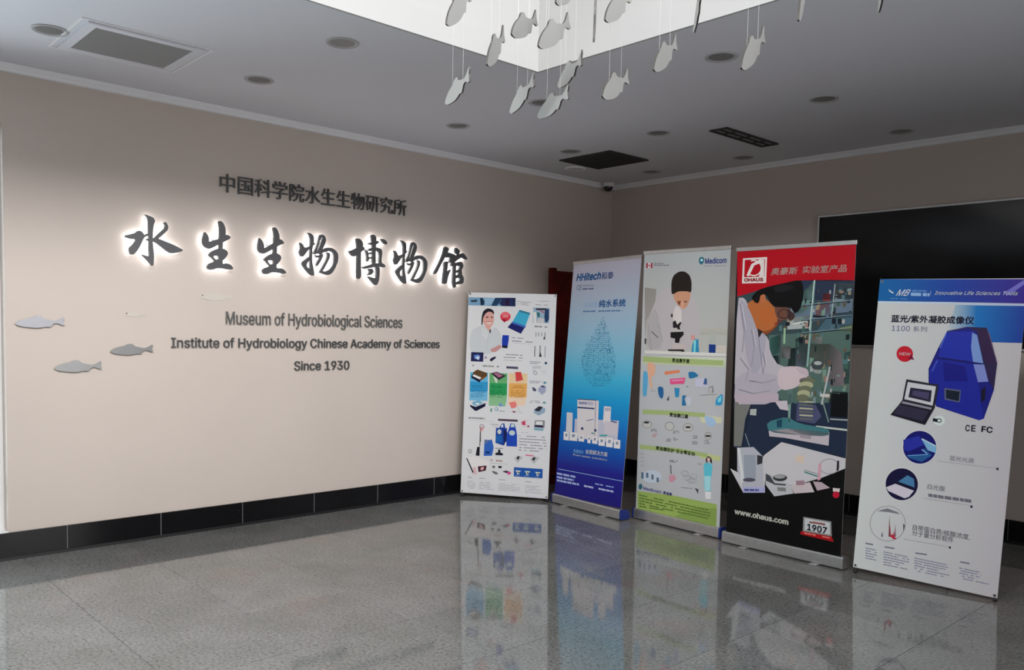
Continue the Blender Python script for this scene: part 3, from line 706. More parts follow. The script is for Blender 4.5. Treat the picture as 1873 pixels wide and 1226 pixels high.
# ---- banner 1: lab catalogue sheet
root, film = xbanner('x_banner', 0.129, -2.071, 0.610, 0.775, 1.747, 0.047, -0.013, 'white X-stand banner of small lab products with a smiling woman near its top')
A = Artwork([(843, 901), (1000.6, 911), (1020, 537), (857, 535)], 0.775, 1.747, (224, 228, 238))
WH = (222, 226, 237); A.poly_uv([(0, 0), (0.775, 0), (0.775, 1.747), (0, 1.747)], WH, 0.6)
A.fr((840, 530), 8.174)
A.R(140, 115, 845, 250, (120, 165, 205), 1)
for p, c in (([(160,165),(270,150),(260,185),(180,190)], (40,60,80)), ([(310,130),(340,120),(375,170),(370,230),(320,240)], (20,45,75)), ([(375,130),(540,120),(480,220),(390,235)], (150,190,225)), ([(540,120),(655,118),(600,200),(560,245),(480,245),(500,200)], (25,60,100)), ([(655,118),(845,118),(845,250),(640,245),(600,210)], (28,38,90)), ([(700,150),(760,140),(740,240),(690,235)], (60,30,80)), ([(800,130),(830,130),(835,200),(800,190)], (80,100,150))): A.P(p, c, 2)
A.D(865, 165, 1105, 185, 3, 22, 7, (120,120,140), 2, 3); A.D(1180, 160, 1400, 165, 1, 22, 7, (150,150,165), 2, 4); A.D(1150, 215, 1375, 222, 1, 20, 8, (120,120,135), 2, 5)
# woman
A.P([(195,610),(330,545),(400,560),(470,630),(540,560),(620,650),(640,860),(440,990),(195,960),(150,860),(165,700)], (205,213,225), 1.5, 1)
A.P([(330,555),(335,400),(370,310),(430,280),(500,300),(525,350),(515,380),(500,360),(440,330),(390,370),(355,430),(350,520)], (30,25,40), 3, 1)
A.P([(355,430),(390,365),(440,330),(500,345),(522,400),(520,480),(495,540),(470,570),(465,640),(400,580),(385,540),(355,500)], (222,170,165), 4, 1)
A.P([(350,380),(400,330),(470,320),(520,350),(520,330),(470,285),(400,290),(350,340)], (30,25,40), 5, 1)
A.E(418, 418, 22, 9, (60,35,45), 5); A.E(490, 418, 18, 9, (60,35,45), 5); A.P([(395,490),(440,500),(490,485),(470,520),(430,525)], (235,225,225), 5, 1); A.ln(395, 487, 490, 483, 6, (180,80,90), 6)
A.P([(455,610),(475,600),(470,660),(450,650)], (50,30,50), 5); A.P([(330,560),(400,590),(440,690),(400,760),(340,700)], (214,220,230), 2)
A.ln(440, 660, 400, 900, 5, (180,190,205), 2.5)
A.P([(465,905),(540,870),(610,830),(640,870),(600,905),(540,950),(480,945)], (200,150,155), 3, 1)
A.P([(650,688),(745,690),(742,760),(720,888),(640,880),(640,760)], (25,60,180), 4); A.P([(648,845),(728,850),(720,888),(640,880)], (20,20,40), 5)
A.E(693, 405, 78, 72, (225,60,85), 3); A.P([(620,440),(720,450),(680,498)], (190,30,60), 3); A.E(693, 370, 62, 32, (235,110,125), 4); A.T('NEW', 655, 418, 735, 418, 26, (245,225,230), 6, 0.02)
A.P([(905,300),(1070,345),(1000,530),(925,665),(725,570),(800,480)], (60,175,220), 3); A.P([(800,480),(1000,545),(925,665),(725,570)], (20,25,110), 4); A.P([(905,300),(1070,345),(1060,370),(900,330)], (50,130,165), 4); A.P([(800,480),(1000,545),(990,575),(785,505)], (60,110,200), 4.5)
A.R(1115, 262, 1350, 500, (150,180,210), 3)
for p, c in (([(1155,275),(1320,275),(1320,300),(1155,300)], (50,30,50)), ([(1165,330),(1215,345),(1210,410),(1180,410)], (40,110,120)), ([(1290,300),(1350,280),(1350,440),(1320,490),(1290,480),(1280,400)], (25,60,110)), ([(1115,330),(1160,330),(1160,500),(1115,500)], (225,228,232)), ([(1180,290),(1290,330),(1270,350)], (170,90,120)), ([(1190,420),(1280,430),(1270,500),(1160,500)], (205,205,212))): A.P(p, c, 4)
A.D(1130, 540, 1325, 550, 1, 22, 18, (120,120,130), 3, 8, ragged=0)
for x, y0, y1, wd in ((1155, 640, 710, 8), (1195, 640, 700, 8), (1240, 640, 700, 8), (1290, 640, 740, 10), (1135, 850, 1010, 12), (1215, 840, 1000, 12), (1290, 850, 1020, 8)): A.ln(x, y0, x - 5, y1, wd, (90,90,105), 3)
A.P([(1262,745),(1275,700),(1290,750)], (60,60,70), 4); A.P([(1195,1010),(1215,930),(1238,1010)], (35,35,50), 4)
A.D(790, 722, 965, 730, 1, 20, 10, (110,110,130), 3, 9, ragged=0); A.D(790, 768, 1105, 785, 1, 20, 13, (120,120,145), 3, 10, ragged=0); A.D(790,800,1100,820,1,20,5,(170,170,185),3,11)
A.D(665, 975, 955, 985, 2, 42, 12, (130,130,145), 3, 11, ragged=0); A.D(665, 1062, 960, 1072, 1, 20, 7, (160,160,175), 3, 13)
A.R(178, 950, 358, 1095, (35,40,90), 3); A.P([(215,1000),(280,985),(310,1000),(300,1070),(230,1050)], (90,140,220), 4); A.P([(240,1040),(265,1010),(310,1020),(290,1070)], (205,220,245), 5)
A.P([(455,1060),(490,1030),(545,1012),(550,1035),(490,1085),(465,1085)], (35,35,70), 3); A.E(395, 1030, 18, 22, (170,150,185), 3)
A.D(195, 1140, 600, 1155, 1, 20, 22, (140,150,145), 3, 15, ragged=0); A.Q(705, 1158, 882, 1166, 34, (75,75,105), 3)
A.D(1060, 1080, 1235, 1090, 2, 24, 9, (120,120,140), 3, 16); A.E(1298, 1105, 20, 20, (40,80,110), 3)
A.fr((840, 660), 8.174)
A.V([(165,190),(430,195),(425,560),(420,620),(150,615),(160,300)], (95,185,235), (120,190,235), 2); A.P([(160,330),(430,335),(425,480),(158,475)], (50,155,215), 2.5)
A.V([(455,200),(720,205),(712,560),(690,700),(440,690),(450,400)], (90,170,110), (150,200,160), 2); A.P([(455,350),(716,355),(712,530),(450,525)], (45,160,95), 2.5)
A.V([(745,200),(1020,205),(1005,560),(980,690),(725,680),(740,400)], (230,205,160), (245,215,200), 2); A.P([(748,350),(1015,355),(1005,560),(740,550)], (232,175,100), 2.5)
for x, c, sd in ((175, (30,110,170), 21), (465, (20,110,60), 22), (770, (170,120,50), 23)):
    A.D(x + 10, 385, x + 215, 390, 2, 26, 9, c, 3.5, sd, ragged=0.2); A.D(x, 455, x + 225, 460, 5, 24, 8, c, 3.5, sd + 10, ragged=0.15)
A.P([(205,195),(270,150),(415,200),(420,240),(330,280),(210,225)], (95,70,45), 4); A.P([(185,235),(205,215),(330,265),(325,300),(305,345),(180,275)], (25,20,60), 4); A.P([(205,232),(225,225),(330,270),(310,300),(200,250)], (235,235,240), 5); A.P([(330,270),(415,225),(415,250),(325,320)], (150,95,50), 4)
A.P([(475,205),(560,180),(700,240),(595,305)], (50,30,50), 4); A.P([(510,205),(560,190),(660,238),(595,270)], (165,110,140), 5); A.P([(505,240),(570,290),(570,350),(545,345)], (215,225,220), 4)
A.P([(840,180),(925,180),(955,300),(850,325)], (215,70,75), 4); A.P([(810,195),(840,180),(850,325),(840,320)], (235,195,190), 4)
A.P([(160,680),(250,710),(395,650),(390,700),(260,770),(230,765),(165,705)], (20,22,60), 4); A.P([(190,640),(290,610),(360,645),(270,700),(210,680)], (120,180,220), 4); A.E(275, 665, 30, 15, (235,240,245), 5)
A.P([(590,660),(625,645),(660,690),(600,705)], (120,160,215), 4); A.E(555, 740, 30, 26, (110,160,190), 4); A.E(552, 738, 18, 15, (225,235,240), 5); A.P([(470,730),(490,725),(490,780),(465,780)], (90,150,140), 4); A.ln(590, 768, 680, 770, 8, (120,140,150), 4)
A.P([(745,640),(840,620),(860,670),(850,710),(780,730)], (235,130,130), 4); A.P([(780,765),(850,770),(820,795)], (150,60,90), 4); A.ln(870, 700, 920, 790, 6, (190,180,185), 4); A.ln(850,770,950,800,5,(190,190,195),4)
A.D(1100, 90, 1240, 95, 2, 22, 8, (150,150,165), 3, 41); A.O(1140, 195, 28, 28, 8, (130,135,155), 4); A.O(1120,160,18,18,5,(150,150,165),4); A.D(1230,140,1340,150,3,26,5,(190,190,205),3,42)
A.D(1050, 312, 1240, 316, 2, 22, 8, (120,120,140), 3, 43); A.E(1280, 338, 24, 18, (90,150,175), 3)
A.P([(1090,415),(1110,405),(1155,440),(1140,470),(1105,460)], (75,80,110), 4); A.P([(1180,420),(1240,385),(1300,405),(1290,480),(1235,520),(1180,465)], (165,172,205), 4); A.P([(1205,395),(1250,375),(1300,400),(1260,410)], (70,75,120), 5)
A.D(1050, 605, 1220, 612, 2, 22, 8, (120,120,140), 3, 44); A.E(1270, 635, 24, 18, (110,165,175), 3)
A.P([(1115,740),(1190,690),(1285,720),(1280,780),(1185,830),(1115,790)], (150,175,205), 4); A.P([(1125,740),(1190,688),(1250,700),(1200,765),(1150,765)], (45,50,65), 5)
A.D(140, 862, 385, 872, 1, 20, 22, (140,145,150), 3, 45, ragged=0); A.ln(140, 910, 520, 925, 4, (190,190,205), 3); A.P([(580,882),(865,893),(880,908),(865,925),(580,912)], (85,70,90), 3)
A.P([(600,1010),(640,950),(675,950),(690,1040),(715,1080),(700,1226),(550,1226),(550,1110)], (30,75,165), 4); A.P([(625,985),(655,955),(660,1010),(625,1010)], (215,225,245), 5); A.E(600, 1075, 30, 36, (200,215,220), 5)
A.P([(735,1050),(765,950),(825,955),(850,1050),(860,1226),(705,1226)], (35,70,190), 4); A.P([(775,960),(820,960),(825,1005),(765,1005)], (200,220,225), 5); A.E(788, 1090, 45, 38, (195,215,225), 5)
A.P([(930,925),(985,905),(990,975),(940,970)], (205,70,110), 4); A.O(975, 945, 60, 55, 8, (230,200,215), 3); A.E(1030, 990, 15, 14, (150,60,100), 4)
A.P([(1130,900),(1275,900),(1270,1010),(1115,1000)], (130,135,145), 4); A.P([(1145,915),(1245,915),(1245,970),(1135,965)], (225,228,235), 5); A.P([(1140,965),(1250,975),(1250,1010),(1115,1000)], (45,45,80), 5); A.P([(1115,1010),(1260,1020),(1250,1055),(1115,1045)], (130,175,200), 4)
A.O(340, 995, 35, 25, 8, (140,110,120), 4); A.P([(305,1010),(380,1010),(350,1070),(315,1080)], (220,170,180), 4); A.ln(318, 1080, 320, 1226, 12, (90,85,90), 4)
A.ln(465, 965, 585, 972, 8, (150,150,165), 3); A.ln(500, 1000, 580, 1004, 6, (170,170,185), 3)
A.fr((840, 770), 8.174)
A.P([(550,120),(715,120),(700,300),(665,380),(540,340)], (28,65,165), 4.2); A.P([(660,130),(715,180),(700,300),(670,378)], (20,30,90), 4.6); A.P([(545,230),(640,232),(640,340),(545,330)], (30,100,185), 4.6)
A.P([(735,150),(850,150),(862,230),(860,392),(705,388),(700,230)], (32,75,195), 4.2); A.E(788, 190, 45, 36, (195,215,225), 5.2); A.E(600, 175, 30, 36, (200,215,220), 5.2)
A.ln(320, 130, 310, 390, 13, (90,85,90), 4); A.P([(270,405),(310,400),(305,535),(248,530)], (30,30,45), 5)
A.P([(378,295),(490,300),(515,410),(490,530),(368,535)], (50,105,205), 4); A.P([(395,470),(460,470),(450,500),(395,495)], (20,50,110), 5); A.P([(478,285),(495,300),(480,310)], (150,60,80), 4); A.P([(380,300),(455,302),(400,360),(378,350)], (95,120,170), 5)
A.P([(540,490),(580,480),(580,440),(615,440),(615,480),(655,500),(650,525),(540,520)], (30,35,50), 4); A.ln(540, 420, 650, 422, 8, (90,90,100), 4)
A.O(165, 468, 26, 30, 8, (130,120,125), 4)
A.D(925, 180, 1045, 185, 1, 22, 6, (150,150,165), 3, 51); A.D(895, 225, 1305, 245, 5, 43, 14, (150,150,168), 3, 52, ragged=0.02); A.D(885, 435, 1190, 452, 1, 22, 13, (140,140,155), 3, 53, ragged=0)
A.P([(820,565),(870,525),(950,545),(870,635)], (190,195,205), 4); A.P([(850,560),(880,530),(905,545),(875,590)], (50,50,60), 5); A.P([(1050,575),(1110,530),(1200,550),(1110,645)], (190,195,205), 4); A.P([(1080,575),(1115,540),(1140,560),(1105,600)], (50,50,60), 5); A.Q(985, 508, 1105, 516, 18, (225,120,150), 4)
A.P([(105,560),(250,540),(390,590),(450,640),(440,740),(220,820),(190,740)], (232,232,240), 4); A.P([(105,565),(125,575),(220,775),(205,790)], (25,22,35), 5); A.P([(280,690),(410,675),(400,750),(290,775)], (75,40,60), 5); A.P([(325,705),(370,695),(365,735),(320,745)], (235,180,190), 6); A.P([(210,700),(250,705),(270,800),(215,815)], (225,190,205), 5)
A.D(470, 585, 665, 600, 1, 22, 20, (175,140,130), 3, 54, ragged=0); A.D(465, 635, 725, 650, 1, 22, 6, (170,170,180), 3, 55)
A.E(515, 695, 22, 20, (120,115,120), 4); A.P([(580,680),(635,680),(630,710),(590,715)], (30,30,35), 4); A.P([(490,750),(560,770),(580,800),(545,805),(500,780)], (110,110,115), 4); A.P([(640,760),(700,745),(770,770),(760,800),(720,790)], (80,60,80), 4); A.E(742, 785, 26, 20, (220,80,160), 5)
A.P([(815,695),(1240,718),(1235,855),(812,830)], (35,90,180), 4)
for x, y in ((875, 770), (1012, 778), (1165, 790)): A.P([(x-40,y-30),(x+45,y-25),(x+20,y),(x+15,y+28),(x-15,y+26),(x-18,y)], (215,225,225), 5); A.E(x + 5, y, 14, 12, (80,100,70), 6); A.D(x-40, y+38, x+30, y+42, 1, 10, 7, (170,195,225), 5, x)
for x0, x1, y, sd in ((130, 262, 905, 61), (300, 545, 915, 62), (585, 945, 930, 63), (980, 1240, 960, 64)): A.D(x0, y, x1, y + (x1 - x0) * 0.06, 5, 24, 7, (165,165,185), 3, sd, ragged=0.35)
for x0, x1, y in ((130, 195, 850), (300, 390, 862), (590, 690, 880), (985, 1070, 905)): A.ln(x0, y, x1, y + 5, 8, (150,150,165), 3)
A.done(film)

# ---- banner 2: blue water-purification banner
M_bluecap = mat('deep_blue_plastic', (0.012, 0.03, 0.22), 0.4)
root, film = rollup('roll_up_banner', 0.828, -1.614, -0.086, 0.783, 1.960, 0.099, 0.021, 'blue gradient roll-up banner showing a large water drop over white lab machines', M_bluecap, 'deep blue end cap')
A = Artwork([(1013, 904), (1137, 929), (1172.5, 470.5), (1051, 484)], 0.783, 1.960, (178, 184, 205))
stops = [(0, (26,22,112)), (0.13, (24,26,130)), (0.2, (8,65,160)), (0.3, (8,95,185)), (0.42, (15,130,200)), (0.5, (50,150,205)), (0.6, (95,160,205)), (0.72, (125,160,200)), (0.86, (140,155,190)), (1.0, (148,150,182))]
for (a, ca), (b, cb) in zip(stops, stops[1:]):
    A.poly_uv([(0, a * A.h), (A.w, a * A.h), (A.w, b * A.h), (0, b * A.h)], None, 0.6, lambda u, v, a=a, ca=ca, cb=cb: ca if abs(v / A.h - a) < 1e-6 else cb)
A.fr((1010, 460), 5.108)
A.T('HHitech', 235, 262, 455, 258, 62, (40,95,165), 4, 0.03, 0.2); A.T('和泰', 462, 252, 570, 248, 64, (75,100,160), 4, 0.02)
A.T('CE', 237, 352, 280, 350, 44, (60,75,115), 4); A.D(290, 308, 395, 302, 1, 20, 8, (100,110,150), 3, 1, ragged=0); A.D(290, 335, 395, 330, 1, 20, 14, (80,90,130), 3, 2, ragged=0)
A.T('实验室', 300, 510, 430, 506, 48, (120,150,200), 4); A.T('纯水系统', 440, 505, 682, 498, 66, (35,95,165), 4, 0.03); A.D(293, 540, 662, 528, 1, 20, 12, (70,105,160), 3, 3, ragged=0)
rd = random.Random(11)
def inside(x, y):    # drop outline in zoom coordinates
    if y < 620: return abs(x - 478) < 14
    if y < 900: return (478 - (y - 600) * 0.62) < x < (485 + (y - 600) * 0.33)
    cx, cy = 440, 1020; return ((x - cx) / 160) ** 2 + ((y - cy) / 225) ** 2 < 1 and y < 1245
for iy in range(34):
    for ix in range(24):
        x = 270 + ix * 15 + rd.uniform(-4, 4); y = 600 + iy * 19 + rd.uniform(-5, 5)
        if inside(x, y):
            r = rd.uniform(3.2, 6.5); dk = rd.random(); c = tuple(int(a + (b - a) * dk) for a, b in zip((25,85,130), (55,135,185)))
            if rd.random() < 0.6: A.E(x, y, r, r * 1.2, c, 3, 7)
            else: A.P([(x - r, y - r), (x + r * 1.2, y - r * 0.3), (x + r * 0.3, y + r * 1.3)], c, 3)
A.O(532, 905, 18, 22, 6, (40,100,150), 4, 14); A.O(447, 1100, 18, 20, 6, (40,110,160), 4, 14)
A.fr((1000, 700), 5.11)
G = (176, 180, 205)
A.P([(190,258),(245,262),(240,450),(180,440)], G, 3)
A.P([(290,130),(490,145),(480,500),(285,470)], (182,184,208), 3); A.ln(290, 133, 465, 140, 9, (60,70,110), 4); A.ln(290, 210, 450, 220, 14, (40,60,110), 4); A.ln(462, 145, 452, 480, 6, (120,110,160), 4); A.P([(300,150),(440,158),(438,190),(300,182)], (150,155,190), 4)
for x in (312, 335, 360): A.R(x, 160, x + 12, 178, (80,90,140), 5)
A.P([(540,195),(605,200),(600,360),(530,352)], (188,188,210), 3); 
for k in range(3): A.E(555 + k * 18, 225, 7, 18, (130,135,175), 4, 10)
A.P([(265,318),(680,330),(665,540),(255,500)], (160,166,200), 2.8); A.P([(365,345),(470,352),(465,520),(355,505)], (180,182,206), 4); A.P([(545,335),(670,345),(660,470),(540,460)], (172,172,200), 4)
A.E(335, 410, 12, 14, (30,45,90), 5, 12); A.E(458, 425, 12, 14, (30,60,110), 5, 12); A.ln(420, 450, 450, 455, 10, (40,120,130), 5); A.ln(500, 475, 570, 470, 16, (60,140,160), 5); A.ln(605,335,660,348,12,(70,80,130),5); A.ln(375,335,440,320,9,(110,115,160),5)
for x, y, w_, h_ in ((160, 440, 50, 80), (215, 445, 75, 80), (300, 470, 55, 60), (385, 475, 30, 70), (430, 480, 50, 70), (490, 490, 60, 78), (560, 490, 65, 90), (635, 508, 60, 82)):
    A.P([(x, y), (x + w_, y + 6), (x + w_ - 3, y + h_ + 6), (x - 3, y + h_)], (190, 194, 215), 5); A.P([(x + w_ * 0.3, y + h_ * 0.25), (x + w_ * 0.7, y + h_ * 0.27), (x + w_ * 0.65, y + h_ * 0.6), (x + w_ * 0.3, y + h_ * 0.6)], (110, 125, 165), 6)
A.T('和泰纯水', 250, 640, 345, 655, 36, (110,165,220), 4); A.T('全面解决方案', 362, 650, 572, 672, 42, (205,225,245), 4, 0.02); A.T('Pure water solutions', 248, 668, 568, 714, 18, (190,215,245), 4, 0.01)
A.ln(105, 800, 735, 910, 5, (130,165,225), 3)
for y, xe, sd in ((833, 275, 5), (868, 255, 6), (900, 305, 7)): A.D(92, y, xe, y + (xe - 92) * 0.18, 1, 10, 19, (140,160,220), 3, sd, ragged=0)
A.D(455, 930, 635, 962, 1, 10, 12, (120,140,210), 3, 8, ragged=0); A.D(350, 950, 635, 1002, 1, 10, 17, (150,165,225), 3, 9, ragged=0)
A.done(film)

# ---- banner 3: glove and mask banner
root, film = rollup('roll_up_banner', 1.637, -1.532, -0.055, 0.791, 1.984, -0.005, -0.010, 'pale grey roll-up banner with green stripes, gloves, masks and a woman at a microscope', M_bluecap, 'deep blue end cap')
A = Artwork([(1161, 930), (1318, 968), (1335, 455.5), (1181, 463.5)], 0.791, 1.984, (180, 184, 192))
A.poly_uv([(0, 0), (A.w, 0), (A.w, A.h), (0, A.h)], (158,164,174), 0.6)
A.fr((1160, 450), 6.13)
A.V([(128,85),(1065,40),(1040,1160),(128,1130)], (150,158,166), (158,162,164), 1)
A.V([(130,440),(260,460),(240,640),(150,800),(128,1000)], (125,125,125), (140,138,140), 1.5)
A.R(150, 178, 168, 232, (140,50,70), 3); A.R(198, 178, 218, 232, (140,50,70), 3); A.R(168, 178, 198, 232, (185,180,190), 3); A.P([(183,190),(192,205),(183,220),(174,205)], (140,50,70), 4); A.D(235, 178, 345, 180, 1, 10, 8, (90,95,105), 3, 1, ragged=0); A.D(235, 196, 430, 200, 1, 10, 10, (90,95,105), 3, 2, ragged=0)
A.P([(725,135),(755,115),(785,130),(780,175),(755,205),(728,180)], (30,95,120), 3, 1); A.E(757, 152, 14, 14, (160,215,220), 4)
A.T('Medicom', 795, 190, 1025, 185, 55, (70,85,150), 4, 0.03); A.D(790, 212, 1025, 210, 1, 10, 8, (120,125,140), 3, 3, ragged=0)
# woman with microscope
A.P([(300,470),(420,440),(640,500),(700,620),(760,860),(740,960),(640,1000),(620,1130),(340,1130),(150,1130),(150,830),(200,700)], (160,158,168), 2, 1)
A.P([(150,830),(170,760),(260,640),(340,1100),(150,1130)], (150,150,158), 2.4, 1)
A.P([(425,500),(425,380),(450,310),(510,272),(570,270),(625,310),(648,380),(645,500),(600,490),(500,490),(440,520)], (28,22,22), 4, 1)
A.P([(440,520),(500,485),(600,485),(640,500),(625,590),(590,660),(545,680),(510,640),(470,600)], (172,130,108), 5, 1)
A.P([(490,590),(530,590),(520,640),(500,625)], (105,60,40), 6); A.E(583, 598, 20, 10, (110,80,80), 6); A.P([(530,600),(560,600),(560,680),(535,670)], (185,140,125), 5.5)
A.ln(200, 920, 275, 990, 10, (80,80,85), 4); A.ln(165, 840, 200, 1130, 5, (125,125,130), 3); A.P([(125,1000),(145,1000),(140,1060),(125,1060)], (60,50,50), 3); A.ln(280,850,330,1040,5,(130,130,136),3)
A.P([(470,640),(520,660),(540,700),(540,830),(500,850),(450,800),(440,740)], (182,180,186), 6); A.P([(420,730),(440,730),(440,765),(420,765)], (35,32,35), 7)
A.P([(440,820),(470,800),(490,850),(520,820),(540,820),(515,870),(525,900),(500,900),(480,880),(445,885)], (30,25,30), 7); A.P([(415,930),(560,925),(560,960),(520,1000),(510,1050),(465,1045),(465,1000),(415,990)], (18,18,20), 7); A.P([(420,890),(545,885),(545,925),(420,928)], (165,164,168), 6)
A.P([(385,1120),(560,1120),(580,1160),(540,1165),(530,1140),(390,1138)], (30,25,28), 7); A.P([(440,1050),(570,1060),(580,1120),(440,1120)], (168,160,165), 6)
A.P([(680,1010),(725,1010),(725,1080),(735,1160),(645,1165),(655,1080)], (35,120,165), 6); A.P([(675,1020),(700,1020),(690,1160),(670,1160)], (110,190,215), 7); A.P([(840,1065),(915,1068),(912,1190),(840,1185)], (18,50,120), 6); A.P([(845,940),(915,945),(915,1068),(840,1065)], (150,160,160), 5); A.P([(640,970),(680,960),(690,1010),(650,1020)], (180,130,130), 5)
A.V([(640,880),(1045,880),(1035,960),(640,960)], (158,162,162), (148,152,150), 1.8); A.P([(930,1075),(1035,1080),(1030,1160),(920,1150)], (175,172,172), 2.2)
A.P([(125,1130),(1035,1165),(1035,1200),(125,1165)], (185,188,190), 7.5)
A.fr((1160, 630), 6.13)
GR = (140, 160, 110)
def stripe(x0, y0, x1, y1, x2, y2, hh): A.P([(x0, y0), (x0, y0 + hh), (x1, y1 + hh), (x2, y2 + hh * 0.9), (x2, y2), (x1, y1)], GR, 2)
A.V([(105,90),(1030,110),(1025,215),(105,180)], (176,185,175), (160,170,150), 1.7); stripe(105, 90, 600, 120, 1000, 140, 62)
A.T('麦迪康手套', 430, 160, 625, 168, 44, (35,45,30), 4, 0.03)
A.P([(150,165),(200,155),(245,200),(235,300),(190,330),(215,450),(190,450),(160,300)], (190,150,130), 3, 1); A.P([(105,255),(150,262),(160,330),(150,450),(140,545),(95,540)], (75,145,190), 3, 1)
A.P([(345,262),(515,245),(515,275),(350,300)], (225,115,85), 3); A.P([(405,345),(580,330),(565,400),(410,405)], (210,70,120), 4); A.P([(420,355),(565,345),(555,365),(430,375)], (225,120,160), 5)
A.P([(610,265),(680,265),(730,310),(690,330),(620,345)], (30,100,150), 4, 1); A.P([(690,340),(820,335),(830,440),(690,430)], (165,170,195), 3); A.P([(795,335),(820,345),(820,410),(780,405)], (50,80,130), 4)
A.P([(270,430),(330,435),(335,520),(320,570),(290,555),(272,500)], (30,85,140), 4, 1); A.P([(455,445),(515,450),(505,550),(465,550)], (40,120,170), 4); A.P([(545,530),(590,530),(570,570),(590,645),(540,645)], (30,100,150), 4); A.P([(590,545),(640,550),(640,640),(595,640)], (165,175,190), 4)
A.P([(365,585),(395,530),(395,590)], (70,70,85), 4); A.P([(840,440),(890,420),(895,500),(840,500)], (120,120,135), 3); A.P([(845,450),(880,440),(870,500),(850,500)], (165,168,175), 4); A.P([(810,520),(940,510),(920,640),(820,630)], (160,165,172), 3)
A.P([(925,560),(995,505),(1000,580),(985,645),(910,640)], (45,135,185), 4, 1); A.P([(940,570),(985,530),(980,600),(945,610)], (110,185,215), 5, 1)
A.D(195, 465, 245, 467, 2, 18, 6, (110,115,130), 3, 4); A.D(590, 425, 620, 427, 1, 10, 10, (90,95,110), 3, 5); A.D(740, 525, 990, 510, 1, 12, 8, (120,125,140), 3, 6)
stripe(95, 690, 500, 705, 800, 730, 52); A.P([(730,740),(990,780),(985,845),(760,840)], (178,182,160), 1.7)
A.T('麦迪康口罩', 400, 775, 608, 788, 46, (35,45,30), 4, 0.03)
A.P([(790,755),(900,780),(930,850),(880,890),(830,870),(800,810)], (140,170,205), 3, 1)
for cx, cy, rx, ry in ((145, 870, 55, 45), (400, 890, 52, 50), (608, 905, 58, 50), (835, 1000, 40, 45)): A.E(cx, cy, rx, ry, (165,168,172), 3, 20); A.O(cx, cy - 10, rx, ry, 6, (105,110,115), 4, 20)
for cx, cy in ((140, 838), (610, 890), (835, 990)): A.E(cx, cy, 32, 12, (40,42,45), 5, 14)
for x, y, sd in ((190, 910, 1), (200, 965, 2), (440, 930, 3), (440, 1010, 4), (660, 985, 5), (655, 1050, 6), (790, 1040, 7), (360, 1020, 8)): A.D(x, y, x + 70, y + 4, 3, 14, 7, (100,100,112) if sd != 2 else (165,110,125), 4, 70 + sd)
stripe(60, 1092, 500, 1130, 830, 1190, 50)
A.fr((1150, 790), 6.13)
A.P([(800,195),(1040,240),(1030,300),(800,260)], (165,175,130), 1.9)
A.T('麦迪康防护', 305, 172, 515, 200, 44, (35,45,30), 4, 0.03); A.T('安全零妥协', 535, 205, 750, 240, 44, (35,45,30), 4, 0.03)
A.P([(880,330),(870,270),(905,235),(940,270),(945,335),(920,300),(890,300)], (45,35,40), 4, 1); A.E(905, 280, 17, 24, (190,165,165), 5, 16); A.P([(845,330),(890,315),(925,320),(950,360),(940,450),(925,560),(935,650),(860,645),(850,540),(855,430)], (80,170,195), 4, 1); A.P([(865,650),(935,655),(930,740),(870,735)], (195,200,210), 4); A.P([(855,470),(930,470),(925,640),(862,640)], (140,190,210), 5)
A.E(255, 480, 115, 75, (165,178,198), 3, 24)
for x, y, h_ in ((150, 430, 75), (205, 435, 60), (265, 455, 60), (325, 490, 55)): A.P([(x - 14, y), (x + 12, y + 3), (x + 12, y + h_), (x - 14, y + h_)], (75,95,120), 4)
A.P([(465,345),(480,345),(485,450),(470,450)], (95,98,105), 4); A.P([(450,470),(510,455),(535,500),(500,545),(455,540)], (175,130,150), 4); A.D(460, 285, 565, 295, 2, 16, 9, (80,85,95), 3, 9)
for k in range(7): A.O(680 + 55 * math.cos(k), 480 + 50 * math.sin(k * 1.4), 40, 32, 4, (130,138,142), 3, 16)
A.D(590, 600, 740, 615, 1, 14, 9, (110,115,120), 3, 12); A.P([(745,610),(790,625),(785,680),(770,650)], (60,62,70), 4); A.D(780, 325, 830, 330, 1, 14, 9, (130,110,120), 3, 13)
A.D(125, 210, 180, 215, 4, 45, 8, (130,135,150), 3, 14)
A.P([(105,580),(130,560),(150,585),(140,625),(120,635),(105,620)], (40,90,110), 4, 1); A.T('Medicom', 155, 640, 362, 672, 36, (80,85,150), 4, 0.02); A.T('麦迪康', 385, 690, 485, 700, 36, (60,65,130), 4, 0.03)
A.P([(90,650),(500,700),(1000,800),(995,1070),(500,985),(85,880)], (130,155,85), 2); A.P([(800,840),(1000,850),(995,1070),(500,985),(600,900)], (115,140,75), 2.5)
for r in range(5): A.D(110, 690 + r * 33, 400 + (530 if r in (0, 1, 2, 3) else 0), 690 + r * 33 + (175 if r < 4 else 45), 1, 10, 14, (75,100,45), 4, 30 + r, 0.9, 0.05)
A.P([(60,880),(500,985),(1020,1080),(1018,1105),(500,1010),(58,905)], (150,155,185), 3)
A.done(film)

